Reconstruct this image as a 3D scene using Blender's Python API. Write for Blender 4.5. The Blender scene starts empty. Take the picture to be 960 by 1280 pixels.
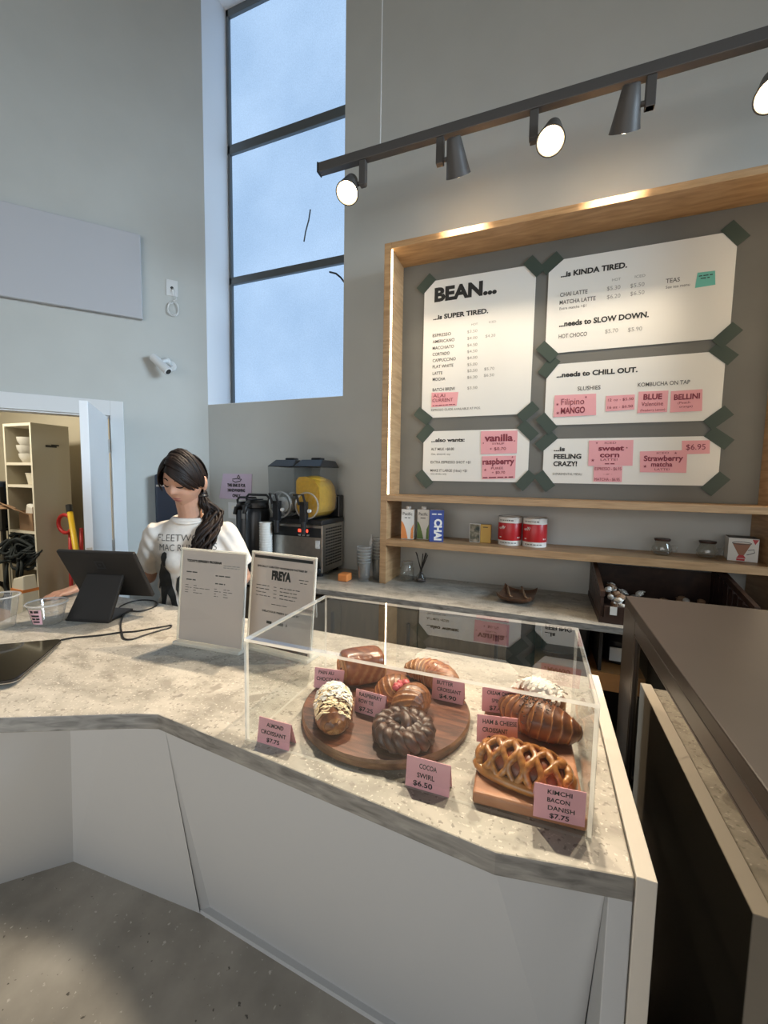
import bpy, bmesh, math, random
import numpy as np
from mathutils import Vector, Matrix, Quaternion
from mathutils.bvhtree import BVHTree
random.seed(7)
S = bpy.context.scene
COL = S.collection
V = Vector

# ------------------------------------------------------------------ camera, world, light, exposure
F_PX, PITCH, YAW, ROLL, EYE = 507.5, math.radians(4.607), math.radians(21.24), math.radians(.958), 1.58
def cam_axes():
    p, y, r = PITCH, YAW, ROLL
    fw = V((-math.sin(y)*math.cos(p), math.cos(y)*math.cos(p), -math.sin(p)))
    rt = V((math.cos(y), math.sin(y), 0)); up = rt.cross(fw)
    c, s = math.cos(r), math.sin(r)
    return c*rt + s*up, -s*rt + c*up, fw
CR, CU, CF = cam_axes()
cam_d = bpy.data.cameras.new('camera'); cam = bpy.data.objects.new('camera', cam_d); COL.objects.link(cam)
cam_d.sensor_fit = 'VERTICAL'; cam_d.sensor_height = 36.0; cam_d.lens = F_PX*36.0/1280.0
cam_d.clip_start = .02
cam.matrix_world = Matrix.Translation((0, 0, EYE)) @ Matrix((CR, CU, -CF)).transposed().to_4x4()
S.camera = cam
def at(x, y, X=None, Y=None, Z=None):
    """the point of the plane X=, Y= or Z= that the photograph's pixel (x, y) shows"""
    d = CR*((x-480)/F_PX) - CU*((y-640)/F_PX) + CF
    t = (Z-EYE)/d.z if Z is not None else (Y/d.y if Y is not None else X/d.x)
    return V((0, 0, EYE)) + d*t

W = bpy.data.worlds.new('sky'); S.world = W; W.use_nodes = True
W.node_tree.nodes['Background'].inputs[0].default_value = (.55, .68, .85, 1)
W.node_tree.nodes['Background'].inputs[1].default_value = .35
S.view_settings.view_transform = 'Standard'; S.view_settings.look = 'None'
S.view_settings.gamma = 1.0; S.view_settings.use_curve_mapping = False
S.view_settings.exposure = 0.25
S.cycles.max_bounces = 10; S.cycles.transparent_max_bounces = 24
S.cycles.diffuse_bounces = 4; S.cycles.glossy_bounces = 4; S.cycles.caustics_reflective = False; S.cycles.caustics_refractive = False
S.cycles.sample_clamp_indirect = 4.0

def area(name, loc, aim, size, power, color, spread=math.pi):
    l = bpy.data.lights.new(name, 'AREA'); l.shape = 'RECTANGLE'; l.size, l.size_y = size
    l.energy = power; l.color = color
    l.spread = spread; o = bpy.data.objects.new(name, l); COL.objects.link(o); o.location = loc
    o.rotation_euler = (V(aim)-V(loc)).to_track_quat('-Z', 'Y').to_euler(); return o
# daylight through the shopfront glazing behind the photographer and the storeroom's own ceiling lamp
area('shopfront_daylight', (-.6, -4.3, 1.9), (-.6, 0, 1.5), (6.0, 2.6), 92, (1.0, .98, .95))
area('side_fill_light', (4.0, 1.2, 2.6), (-2.9, 1.85, 1.45), (1.6, 1.8), 46, (.64, .82, 1.0), math.radians(62))  # added fill with no window behind it, brightens the open door leaf
area('storeroom_ceiling_light', (-4.6, 1.35, 2.75), (-4.6, 1.5, 0), (.9, .5), 30, (1.0, .91, .74))
l = bpy.data.lights.new('shopfront_spotlight', 'SPOT'); l.energy = 800; l.color = (1.0, .86, .66); l.spot_size = math.radians(38.6); l.spot_blend = .04; l.shadow_soft_size = .03
o = bpy.data.objects.new('shopfront_spotlight', l); COL.objects.link(o); o.location = (-1.2, -3.2, 3.2); o.rotation_euler = (V((-1.32, -1.2, 0))-o.location).to_track_quat('-Z', 'Y').to_euler()

# ------------------------------------------------------------------ materials
def mat(name, col, rough=.5, metal=0., noise=0., nscale=20., spec=.5, bump=0., bscale=60., emit=None, estr=0., coat=0., sub=0.):
    m = bpy.data.materials.new(name); m.use_nodes = True; nt = m.node_tree; b = nt.nodes['Principled BSDF']
    b.inputs['Base Color'].default_value = (*col, 1); b.inputs['Roughness'].default_value = rough
    b.inputs['Metallic'].default_value = metal; b.inputs['Specular IOR Level'].default_value = spec
    b.inputs['Coat Weight'].default_value = coat
    if sub: b.inputs['Subsurface Weight'].default_value = sub; b.inputs['Subsurface Radius'].default_value = (.01, .004, .002)
    if emit: b.inputs['Emission Color'].default_value = (*emit, 1); b.inputs['Emission Strength'].default_value = estr
    tc = nt.nodes.new('ShaderNodeTexCoord')
    if noise:
        n = nt.nodes.new('ShaderNodeTexNoise'); n.inputs['Scale'].default_value = nscale; n.inputs['Detail'].default_value = 5
        nt.links.new(tc.outputs['Object'], n.inputs['Vector'])
        r = nt.nodes.new('ShaderNodeValToRGB')
        r.color_ramp.elements[0].position = .3; r.color_ramp.elements[1].position = .7
        r.color_ramp.elements[0].color = (*[max(0, c*(1-noise)) for c in col], 1)
        r.color_ramp.elements[1].color = (*[min(1, c*(1+noise)) for c in col], 1)
        nt.links.new(n.outputs['Fac'], r.inputs['Fac']); nt.links.new(r.outputs['Color'], b.inputs['Base Color'])
    if bump:
        n2 = nt.nodes.new('ShaderNodeTexNoise'); n2.inputs['Scale'].default_value = bscale; n2.inputs['Detail'].default_value = 4
        nt.links.new(tc.outputs['Object'], n2.inputs['Vector'])
        bp = nt.nodes.new('ShaderNodeBump'); bp.inputs['Strength'].default_value = bump; bp.inputs['Distance'].default_value = .01
        nt.links.new(n2.outputs['Fac'], bp.inputs['Height']); nt.links.new(bp.outputs['Normal'], b.inputs['Normal'])
    return m

def ramp_mat(name, stops, rough, scale, stretch=(1, 1, 1), detail=8, dist=0., speck=None, bump=0., wave=None, spec=.5, coat=0.):
    """colour ramp over a stretched noise, optional specks: [(scale, threshold, colour)]"""
    m = bpy.data.materials.new(name); m.use_nodes = True; nt = m.node_tree; b = nt.nodes['Principled BSDF']
    b.inputs['Roughness'].default_value = rough; b.inputs['Specular IOR Level'].default_value = spec; b.inputs['Coat Weight'].default_value = coat
    tc = nt.nodes.new('ShaderNodeTexCoord'); mp = nt.nodes.new('ShaderNodeMapping'); mp.inputs['Scale'].default_value = stretch
    nt.links.new(tc.outputs['Object'], mp.inputs['Vector'])
    n = nt.nodes.new('ShaderNodeTexNoise'); n.inputs['Scale'].default_value = scale; n.inputs['Detail'].default_value = detail
    n.inputs['Distortion'].default_value = dist
    nt.links.new(mp.outputs[0], n.inputs['Vector'])
    r = nt.nodes.new('ShaderNodeValToRGB'); el = r.color_ramp.elements
    while len(el) < len(stops): el.new(.5)
    for e, (p, c) in zip(el, stops): e.position = p; e.color = (*c, 1)
    nt.links.new(n.outputs['Fac'], r.inputs['Fac']); out = r.outputs['Color']
    for sc, th, c in (speck or []):
        vn = nt.nodes.new('ShaderNodeTexNoise'); vn.inputs['Scale'].default_value = sc; vn.inputs['Detail'].default_value = 2
        nt.links.new(tc.outputs['Object'], vn.inputs['Vector'])
        mr = nt.nodes.new('ShaderNodeMapRange'); mr.inputs['From Min'].default_value = th; mr.inputs['From Max'].default_value = th+.05
        nt.links.new(vn.outputs['Fac'], mr.inputs['Value'])
        mx = nt.nodes.new('ShaderNodeMix'); mx.data_type = 'RGBA'; mx.inputs['B'].default_value = (*c, 1)
        nt.links.new(mr.outputs[0], mx.inputs['Factor']); nt.links.new(out, mx.inputs['A']); out = mx.outputs['Result']
    nt.links.new(out, b.inputs['Base Color'])
    if bump:
        bp = nt.nodes.new('ShaderNodeBump'); bp.inputs['Strength'].default_value = bump; bp.inputs['Distance'].default_value = .004
        nt.links.new(n.outputs['Fac'], bp.inputs['Height']); nt.links.new(bp.outputs['Normal'], b.inputs['Normal'])
    return m

def clear_mat(name, tint=(.97, .98, .98), boost=1.6, white=.0, rough=.0, whitecol=(.9, .9, .88), rmax=.75):
    """thin clear sheet: see-through with a Fresnel reflection on the side facing the viewer"""
    m = bpy.data.materials.new(name); m.use_nodes = True; nt = m.node_tree; nt.nodes.clear()
    o = nt.nodes.new('ShaderNodeOutputMaterial'); t = nt.nodes.new('ShaderNodeBsdfTransparent'); t.inputs[0].default_value = (*tint, 1)
    g = nt.nodes.new('ShaderNodeBsdfGlossy'); g.inputs['Roughness'].default_value = rough
    lw = nt.nodes.new('ShaderNodeFresnel'); lw.inputs['IOR'].default_value = 1.49
    geo = nt.nodes.new('ShaderNodeNewGeometry')
    inv = nt.nodes.new('ShaderNodeMath'); inv.operation = 'SUBTRACT'; inv.inputs[0].default_value = 1; nt.links.new(geo.outputs['Backfacing'], inv.inputs[1])
    mu = nt.nodes.new('ShaderNodeMath'); mu.operation = 'MULTIPLY'; nt.links.new(lw.outputs[0], mu.inputs[0]); mu.inputs[1].default_value = boost
    mn = nt.nodes.new('ShaderNodeMath'); mn.operation = 'MINIMUM'; nt.links.new(mu.outputs[0], mn.inputs[0]); mn.inputs[1].default_value = rmax
    m2 = nt.nodes.new('ShaderNodeMath'); m2.operation = 'MULTIPLY'; nt.links.new(mn.outputs[0], m2.inputs[0]); nt.links.new(inv.outputs[0], m2.inputs[1])
    mx = nt.nodes.new('ShaderNodeMixShader'); nt.links.new(m2.outputs[0], mx.inputs[0]); nt.links.new(t.outputs[0], mx.inputs[1]); nt.links.new(g.outputs[0], mx.inputs[2])
    out = mx.outputs[0]
    if white:
        d = nt.nodes.new('ShaderNodeBsdfDiffuse'); d.inputs[0].default_value = (*whitecol, 1)
        tl = nt.nodes.new('ShaderNodeBsdfTranslucent'); tl.inputs[0].default_value = (*whitecol, 1)
        ad = nt.nodes.new('ShaderNodeMixShader'); ad.inputs[0].default_value = .5
        nt.links.new(d.outputs[0], ad.inputs[1]); nt.links.new(tl.outputs[0], ad.inputs[2])
        m3 = nt.nodes.new('ShaderNodeMixShader'); m3.inputs[0].default_value = white
        nt.links.new(out, m3.inputs[1]); nt.links.new(ad.outputs[0], m3.inputs[2]); out = m3.outputs[0]
    nt.links.new(out, o.inputs[0]); return m

def glow(name, col, strength):
    m = bpy.data.materials.new(name); m.use_nodes = True; nt = m.node_tree; nt.nodes.clear()
    o = nt.nodes.new('ShaderNodeOutputMaterial'); e = nt.nodes.new('ShaderNodeEmission')
    e.inputs[0].default_value = (*col, 1); e.inputs[1].default_value = strength; nt.links.new(e.outputs[0], o.inputs[0]); return m

def bake_mat(name, pale, mid, dark, rough=.38, bump=.25, coat=.15, nscale=60):
    """pastry crust: the vertex attribute 'bake' runs from pale layer edges to the dark crust"""
    m = bpy.data.materials.new(name); m.use_nodes = True; nt = m.node_tree; b = nt.nodes['Principled BSDF']
    b.inputs['Roughness'].default_value = rough; b.inputs['Coat Weight'].default_value = coat; b.inputs['Coat Roughness'].default_value = .25
    at_ = nt.nodes.new('ShaderNodeAttribute'); at_.attribute_name = 'bake'
    tc = nt.nodes.new('ShaderNodeTexCoord'); n = nt.nodes.new('ShaderNodeTexNoise'); n.inputs['Scale'].default_value = nscale; n.inputs['Detail'].default_value = 5
    nt.links.new(tc.outputs['Object'], n.inputs['Vector'])
    ma = nt.nodes.new('ShaderNodeMath'); ma.operation = 'MULTIPLY_ADD'; nt.links.new(n.outputs['Fac'], ma.inputs[0]); ma.inputs[1].default_value = .55
    sb = nt.nodes.new('ShaderNodeMath'); sb.operation = 'SUBTRACT'; nt.links.new(at_.outputs['Fac'], sb.inputs[0]); sb.inputs[1].default_value = .27
    nt.links.new(sb.outputs[0], ma.inputs[2])
    r = nt.nodes.new('ShaderNodeValToRGB'); el = r.color_ramp.elements; el.new(.5)
    for e, p, c in zip(el, (.05, .5, .95), (pale, mid, dark)): e.position = p; e.color = (*c, 1)
    nt.links.new(ma.outputs[0], r.inputs['Fac']); nt.links.new(r.outputs['Color'], b.inputs['Base Color'])
    bp = nt.nodes.new('ShaderNodeBump'); bp.inputs['Strength'].default_value = bump; bp.inputs['Distance'].default_value = .003
    nt.links.new(n.outputs['Fac'], bp.inputs['Height']); nt.links.new(bp.outputs['Normal'], b.inputs['Normal'])
    return m

M = {}
M['wall'] = mat('painted wall', (.535, .54, .505), .75, noise=.03, nscale=3, bump=.05, bscale=180)
M['wallroom'] = mat('storeroom wall', (.66, .60, .47), .8)
M['ceil'] = mat('grey painted ceiling', (.30, .30, .29), .8)
M['trim'] = mat('white trim paint', (.72, .72, .71), .45)
M['doorpaint'] = mat('white door paint', (.86, .87, .88), .35)
M['floor'] = ramp_mat('polished concrete', [(.30, (.21, .195, .17)), (.5, (.345, .32, .28)), (.70, (.47, .44, .39))], .42, 3.0, detail=10,
                      speck=[(60, .68, (.55, .52, .48)), (52, .70, (.09, .08, .07)), (34, .72, (.50, .47, .43))])
M['stone'] = ramp_mat('stone laminate', [(.34, (.29, .27, .23)), (.47, (.40, .375, .325)), (.64, (.50, .47, .41))], .42, 9, (1, 1.6, 1), 12, .6,
                      speck=[(130, .62, (.60, .565, .50)), (90, .62, (.27, .25, .215)), (17, .66, (.30, .275, .235)), (42, .68, (.24, .22, .19))])
M['stonedge'] = ramp_mat('stone laminate edge', [(.3, (.13, .125, .115)), (.5, (.25, .24, .22)), (.72, (.36, .345, .31))], .5, 22, (.6, .6, 3), 10, .8)
M['panel'] = mat('counter panel paint', (.55, .565, .575), .55, bump=.03, bscale=200)
M['laminate'] = mat('cream laminate', (.74, .69, .61), .4)
M['oak'] = ramp_mat('oak veneer', [(.3, (.34, .195, .088)), (.5, (.44, .265, .128)), (.72, (.53, .335, .175))], .45, 6, (1, 1, 9), 6, .5)
M['oakh'] = ramp_mat('oak veneer level', [(.3, (.34, .195, .088)), (.5, (.44, .265, .128)), (.72, (.53, .335, .175))], .45, 6, (1, 6, 12), 6, .5)
M['greyboard'] = mat('grey felt board', (.145, .142, .125), .6, noise=.06, nscale=4)
M['paper'] = mat('white paper', (.78, .76, .70), .6)
M['shadedpaper'] = mat('warm shaded paper', (.60, .52, .465), .6)  # warm paper tone, darkened to put the backlit signs' shade into the colour
M['acoustic'] = mat('pale grey felt panel', (.50, .50, .515), .85)
M['jamb'] = mat('white jamb paint', (.90, .91, .92), .5)
M['pink'] = mat('pink paper', (.80, .38, .40), .7)
M['pinkcard'] = mat('pink card', (.76, .39, .42), .7)
M['teal'] = mat('teal paper', (.16, .52, .43), .7)
M['tape'] = mat('dark green tape', (.040, .060, .045), .55)
M['ink'] = mat('black ink', (.018, .018, .016), .6)
M['greyink'] = mat('grey ink', (.33, .32, .29), .6)
M['softink'] = mat('dark grey ink', (.11, .105, .095), .6)
M['redink'] = mat('brown red ink', (.23, .03, .05), .6)
M['black'] = mat('black metal', (.016, .015, .014), .42)
M['blackpl'] = mat('black plastic', (.014, .015, .017), .32)
M['track'] = mat('flare hazed track metal', (.085, .078, .072), .5)  # black metal with the lamps' flare haze put into its colour
M['darktop'] = mat('dark bronze laminate', (.027, .021, .017), .38, noise=.05, nscale=8, spec=.16)
M['darkframe'] = mat('dark bronze frame', (.030, .023, .018), .34)
M['steel'] = mat('brushed steel', (.52, .49, .45), .28, 1.0, noise=.08, nscale=30)
M['chrome'] = mat('chrome', (.7, .7, .7), .12, 1.0)
M['alu'] = mat('window aluminium', (.13, .145, .15), .45, .3)
M['led'] = glow('warm led strip', (1.0, .80, .52), 13.0)
M['bulb'] = glow('warm bulb', (1.0, .74, .40), 26.0)
M['acrylic'] = clear_mat('clear acrylic', boost=.9)
M['acrylictop'] = clear_mat('clear acrylic lid', boost=1.9)
M['acryledge'] = clear_mat('polished acrylic edge', (.9, .92, .92), 1.5, .62, .1, (.92, .91, .86))
M['glass'] = clear_mat('clear glass', (.93, .93, .91), 2.2, .03)
M['cup'] = clear_mat('clear plastic cup', (.965, .965, .96), 1.6, .05)
M['cuprim'] = clear_mat('clear plastic rim', (.9, .9, .9), 2., .40)
M['tank'] = clear_mat('smoky plastic tank', (.80, .82, .83), 2.4, .03)
M['slush'] = mat('mango slush', (.80, .42, .025), .35, noise=.12, nscale=40, bump=.3, bscale=120)
M['whitepl'] = mat('white plastic', (.72, .72, .70), .4)
M['ceramic'] = mat('white ceramic', (.82, .79, .72), .25)
M['card'] = mat('brown cardboard', (.33, .20, .115), .8, noise=.08, nscale=12)
M['walnut'] = ramp_mat('walnut round board', [(.32, (.050, .017, .009)), (.5, (.115, .038, .019)), (.68, (.21, .080, .040))], .36, 9, (1.2, 6, 1), 8, .8, coat=.15)
M['walnutedge'] = ramp_mat('walnut bark edge', [(.3, (.10, .05, .025)), (.55, (.24, .13, .07)), (.75, (.42, .27, .15))], .5, 14, (1, 1, 4), 6, .5)
M['cherry'] = ramp_mat('cherry board', [(.3, (.33, .135, .062)), (.5, (.45, .20, .10)), (.72, (.55, .275, .15))], .4, 7, (1, 7, 1), 6, .6)
M['darkwood'] = ramp_mat('dark stained wood', [(.3, (.022, .011, .008)), (.5, (.042, .021, .014)), (.72, (.07, .036, .024))], .42, 12, (1, 4, 1), 6, .4)
M['traywood'] = ramp_mat('walnut tray wood', [(.3, (.05, .024, .014)), (.5, (.11, .052, .028)), (.72, (.18, .09, .05))], .35, 12, (1, 4, 1), 6, .4)
M['cabinet'] = ramp_mat('brown cabinet', [(.3, (.085, .062, .035)), (.5, (.115, .083, .047)), (.72, (.145, .105, .06))], .5, 5, (6, 1, 1), 6)
M['cabdark'] = mat('dark cabinet inside', (.012, .010, .009), .7)
M['orangewood'] = mat('orange shelf wood', (.30, .135, .04), .5, noise=.1)
M['skin'] = mat('skin', (.52, .285, .19), .5, noise=.04, nscale=25, sub=.12)
M['lips'] = mat('lips', (.36, .115, .10), .4)
M['hair'] = ramp_mat('dark brown hair', [(.3, (.007, .004, .003)), (.55, (.013, .007, .005)), (.75, (.026, .012, .008))], .55, 30, (1, 1, .3), 5, spec=.28)
M['shirt'] = mat('off white cotton', (.72, .66, .585), .85, noise=.03, nscale=40, bump=.15, bscale=25)
M['denim'] = mat('dark trousers', (.03, .032, .04), .8)
M['red'] = mat('red paint', (.48, .022, .022), .4)
M['redtin'] = mat('red tin print', (.50, .018, .022), .35)
M['yellow'] = mat('yellow paint', (.75, .47, .02), .4)
M['orange'] = mat('orange print', (.80, .27, .07), .5)
M['green'] = mat('green print', (.125, .22, .045), .5)
M['blue'] = mat('blue print', (.025, .06, .27), .45)
M['cartonw'] = mat('white carton', (.80, .78, .72), .45)
M['creamcab'] = mat('cream melamine', (.47, .42, .315), .5)
M['creamedge'] = mat('cream melamine edge', (.86, .80, .66), .5)
M['navybag'] = mat('black webbing', (.012, .018, .020), .7, noise=.3, nscale=60, bump=.5, bscale=60)
M['navy'] = mat('dark navy plastic', (.012, .018, .032), .3)
M['lilac'] = mat('lilac paper', (.62, .50, .62), .7)
M['screen'] = mat('black glass', (.006, .006, .007), .06, spec=.6)
M['chargrey'] = mat('charcoal plastic', (.020, .018, .0165), .45, spec=.3)
M['sugar'] = mat('icing sugar', (.86, .82, .74), .8, noise=.06, nscale=90)
M['almond'] = mat('almond flakes', (.78, .62, .38), .6, noise=.2, nscale=40)
M['sesame'] = mat('black sesame', (.015, .012, .010), .5)
M['berry'] = mat('raspberry filling', (.52, .07, .08), .3)
M['kimchi'] = mat('kimchi filling', (.30, .07, .02), .35, noise=.4, nscale=80)
M['choc'] = mat('chocolate', (.04, .015, .008), .4)
M['crust'] = bake_mat('golden crust', (.66, .37, .14), (.32, .115, .030), (.12, .035, .011), bump=.5)
M['crustpale'] = bake_mat('pale striped crust', (.74, .47, .24), (.46, .215, .08), (.23, .085, .03))
M['crustred'] = bake_mat('red brown crust', (.62, .33, .12), (.30, .10, .035), (.15, .04, .02), rough=.3)
M['cocoa'] = bake_mat('cocoa dough', (.16, .068, .034), (.062, .025, .014), (.026, .010, .007), rough=.42, coat=.05)
M['lattice'] = bake_mat('lattice crust', (.70, .40, .14), (.47, .205, .05), (.25, .08, .02), rough=.28, coat=.4)

# frosted window film lit by the sky
def window_mat():
    m = bpy.data.materials.new('frosted window film'); m.use_nodes = True; nt = m.node_tree; nt.nodes.clear()
    o = nt.nodes.new('ShaderNodeOutputMaterial'); e = nt.nodes.new('ShaderNodeEmission')
    tc = nt.nodes.new('ShaderNodeTexCoord'); n = nt.nodes.new('ShaderNodeTexNoise'); n.inputs['Scale'].default_value = 1.3; n.inputs['Detail'].default_value = 4
    n2 = nt.nodes.new('ShaderNodeTexNoise'); n2.inputs['Scale'].default_value = 110; n2.inputs['Detail'].default_value = 3
    nt.links.new(tc.outputs['Object'], n.inputs['Vector']); nt.links.new(tc.outputs['Object'], n2.inputs['Vector'])
    r = nt.nodes.new('ShaderNodeValToRGB'); r.color_ramp.elements[0].position = .35; r.color_ramp.elements[1].position = .68
    r.color_ramp.elements[0].color = (.34, .505, .74, 1); r.color_ramp.elements[1].color = (.43, .61, .86, 1)
    nt.links.new(n.outputs['Fac'], r.inputs['Fac'])
    mr = nt.nodes.new('ShaderNodeMapRange'); mr.inputs['From Min'].default_value = .3; mr.inputs['From Max'].default_value = .7
    mr.inputs['To Min'].default_value = .90; mr.inputs['To Max'].default_value = 1.06; nt.links.new(n2.outputs['Fac'], mr.inputs['Value'])
    nt.links.new(r.outputs[0], e.inputs[0]); nt.links.new(mr.outputs[0], e.inputs[1])
    nt.links.new(e.outputs[0], o.inputs[0]); return m
M['film'] = window_mat()

# ------------------------------------------------------------------ mesh helpers
class MB:
    def __init__(s): s.v = []; s.f = []; s.a = []
    def add(s, vs, fs, a=None):
        b = len(s.v); s.v += [V(p) for p in vs]; s.f += [tuple(i+b for i in f) for f in fs]
        s.a += list(a) if a is not None else [0.]*len(vs); return s
    def box(s, c, d, R=None):
        x, y, z = [k/2 for k in d]
        p = [V(q) for q in ((-x,-y,-z),(x,-y,-z),(x,y,-z),(-x,y,-z),(-x,-y,z),(x,-y,z),(x,y,z),(-x,y,z))]
        if R is not None: p = [R @ q for q in p]
        return s.add([q+V(c) for q in p], [(0,3,2,1),(4,5,6,7),(0,1,5,4),(1,2,6,5),(2,3,7,6),(3,0,4,7)])
    def b(s, x0, x1, y0, y1, z0, z1): return s.box(((x0+x1)/2,(y0+y1)/2,(z0+z1)/2), (x1-x0,y1-y0,z1-z0))
    def hexa(s, p): return s.add(p, [(0,3,2,1),(4,5,6,7),(0,1,5,4),(1,2,6,5),(2,3,7,6),(3,0,4,7)])
    def prism(s, pts, z0, z1):
        n = len(pts); vs = [(x,y,z0) for x,y in pts]+[(x,y,z1) for x,y in pts]
        return s.add(vs, [tuple(range(n-1,-1,-1)), tuple(range(n,2*n))]+[(i,(i+1)%n,n+(i+1)%n,n+i) for i in range(n)])
    def prismY(s, pts, y0, y1):   # outline in XZ, extruded along Y
        n = len(pts); vs = [(x,y0,z) for x,z in pts]+[(x,y1,z) for x,z in pts]
        return s.add(vs, [tuple(range(n)), tuple(range(2*n-1,n-1,-1))]+[(i,n+i,n+(i+1)%n,(i+1)%n) for i in range(n)])
    def loft(s, rings, cap=True, attr=None, closed=True):
        n = len(rings[0]); vs = [p for r in rings for p in r]; fs = []
        for i in range(len(rings)-1):
            for j in range(n if closed else n-1):
                k = (j+1) % n; fs.append((i*n+j, i*n+k, (i+1)*n+k, (i+1)*n+j))
        if cap: fs += [tuple(range(n-1,-1,-1)), tuple(range((len(rings)-1)*n, len(rings)*n))]
        return s.add(vs, fs, attr)
    def tube(s, pts, r, n=10, cap=True, flat=1., up=None):
        pts = [V(p) for p in pts]; m = len(pts); rr = r if hasattr(r, '__len__') else [r]*m
        rings = []; prev = None
        for i, p in enumerate(pts):
            t = (pts[min(i+1,m-1)]-pts[max(i-1,0)]).normalized()
            if prev is None:
                prev = (up or (V((0,0,1)) if abs(t.z) < .9 else V((1,0,0))))
            u = (prev - t*prev.dot(t)); u = u.normalized() if u.length > 1e-6 else t.orthogonal().normalized()
            w = t.cross(u); prev = u
            rings.append([p + u*math.cos(a)*rr[i]*flat + w*math.sin(a)*rr[i] for a in [2*math.pi*k/n for k in range(n)]])
        return s.loft(rings, cap)
    def cyl(s, p0, p1, r0, r1=None, n=24): return s.tube([p0, p1], [r0, r0 if r1 is None else r1], n)
    def lathe(s, prof, c=(0,0,0), n=32, R=None):
        rings = []
        for r, z in prof:
            q = [V((r*math.cos(2*math.pi*k/n), r*math.sin(2*math.pi*k/n), z)) for k in range(n)]
            rings.append([(R @ p if R is not None else p)+V(c) for p in q])
        return s.loft(rings, True)
    def ell(s, c, r, R=None, nu=20, nv=12):
        rings = []
        for i in range(nv+1):
            th = math.pi*(i+.02)/(nv+.04); q = [V((r[0]*math.sin(th)*math.cos(2*math.pi*k/nu), r[1]*math.sin(th)*math.sin(2*math.pi*k/nu), -r[2]*math.cos(th))) for k in range(nu)]
            rings.append([(R @ p if R is not None else p)+V(c) for p in q])
        return s.loft(rings, True)
    def chain(s, pts, radii, n=16):   # rounded, tapered limb
        for (p, q, a, b) in zip(pts, pts[1:], radii, radii[1:]): s.cyl(p, q, a, b, n)
        for p, a in zip(pts, radii): s.ell(p, (a,a,a), None, n, 10)
        return s
    def xf(s, T):
        s.v = [T @ p for p in s.v]; return s

def link(name, me, m, parent=None, smooth=False, bevel=0., seg=2, auto=None):
    o = bpy.data.objects.new(name, me); COL.objects.link(o)
    if m is not None and not me.materials:
        for q in (m if isinstance(m, (list, tuple)) else [m]): me.materials.append(M[q] if isinstance(q, str) else q)
    if smooth:
        for p in me.polygons: p.use_smooth = True
        if auto is not None:
            md = o.modifiers.new('auto', 'EDGE_SPLIT'); md.split_angle = math.radians(auto); md.use_edge_sharp = False
    if bevel:
        md = o.modifiers.new('bevel', 'BEVEL'); md.width = bevel; md.segments = seg; md.limit_method = 'ANGLE'; md.angle_limit = math.radians(40)
    if parent is not None:
        o.parent = parent; o.matrix_parent_inverse = Matrix.Translation(parent.location).inverted()
    return o
def ob(name, mb, m, parent=None, smooth=False, bevel=0., seg=2, auto=None, recalc=True, matidx=None):
    me = bpy.data.meshes.new(name); me.from_pydata([tuple(p) for p in mb.v], [], mb.f)
    if any(mb.a):
        a = me.attributes.new('bake', 'FLOAT', 'POINT'); a.data.foreach_set('value', mb.a)
    if recalc:
        bm = bmesh.new(); bm.from_mesh(me); bmesh.ops.recalc_face_normals(bm, faces=bm.faces); bm.to_mesh(me); bm.free()
    o = link(name, me, m, parent, smooth, bevel, seg, auto)
    if matidx:
        for i, p in enumerate(me.polygons): p.material_index = matidx(p)
    return o
def tag(o, label, cat, group=None):
    o['label'] = label; o['category'] = cat
    if group: o['group'] = group
    return o
def thing(name, label, cat, loc=(0,0,0), group=None):
    o = bpy.data.objects.new(name, None); COL.objects.link(o); o.location = loc; o.empty_display_size = .05
    return tag(o, label, cat, group)
def struct(name, mb, m, **k):
    o = ob(name, mb, m, **k); o['kind'] = 'structure'; return o
def dup(root, delta, label=None, rot=None):
    r = root.copy(); COL.objects.link(r); r.location = root.location + V(delta)
    if rot is not None: r.rotation_euler = (0, 0, rot)
    if label: r['label'] = label
    for ch in list(root.children):
        c = ch.copy(); COL.objects.link(c); c.parent = r; c.matrix_parent_inverse = ch.matrix_parent_inverse.copy()
        for g in list(ch.children):
            d = g.copy(); COL.objects.link(d); d.parent = c; d.matrix_parent_inverse = g.matrix_parent_inverse.copy()
    return r
def rot(axis, deg): return Matrix.Rotation(math.radians(deg), 3, axis)

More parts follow.
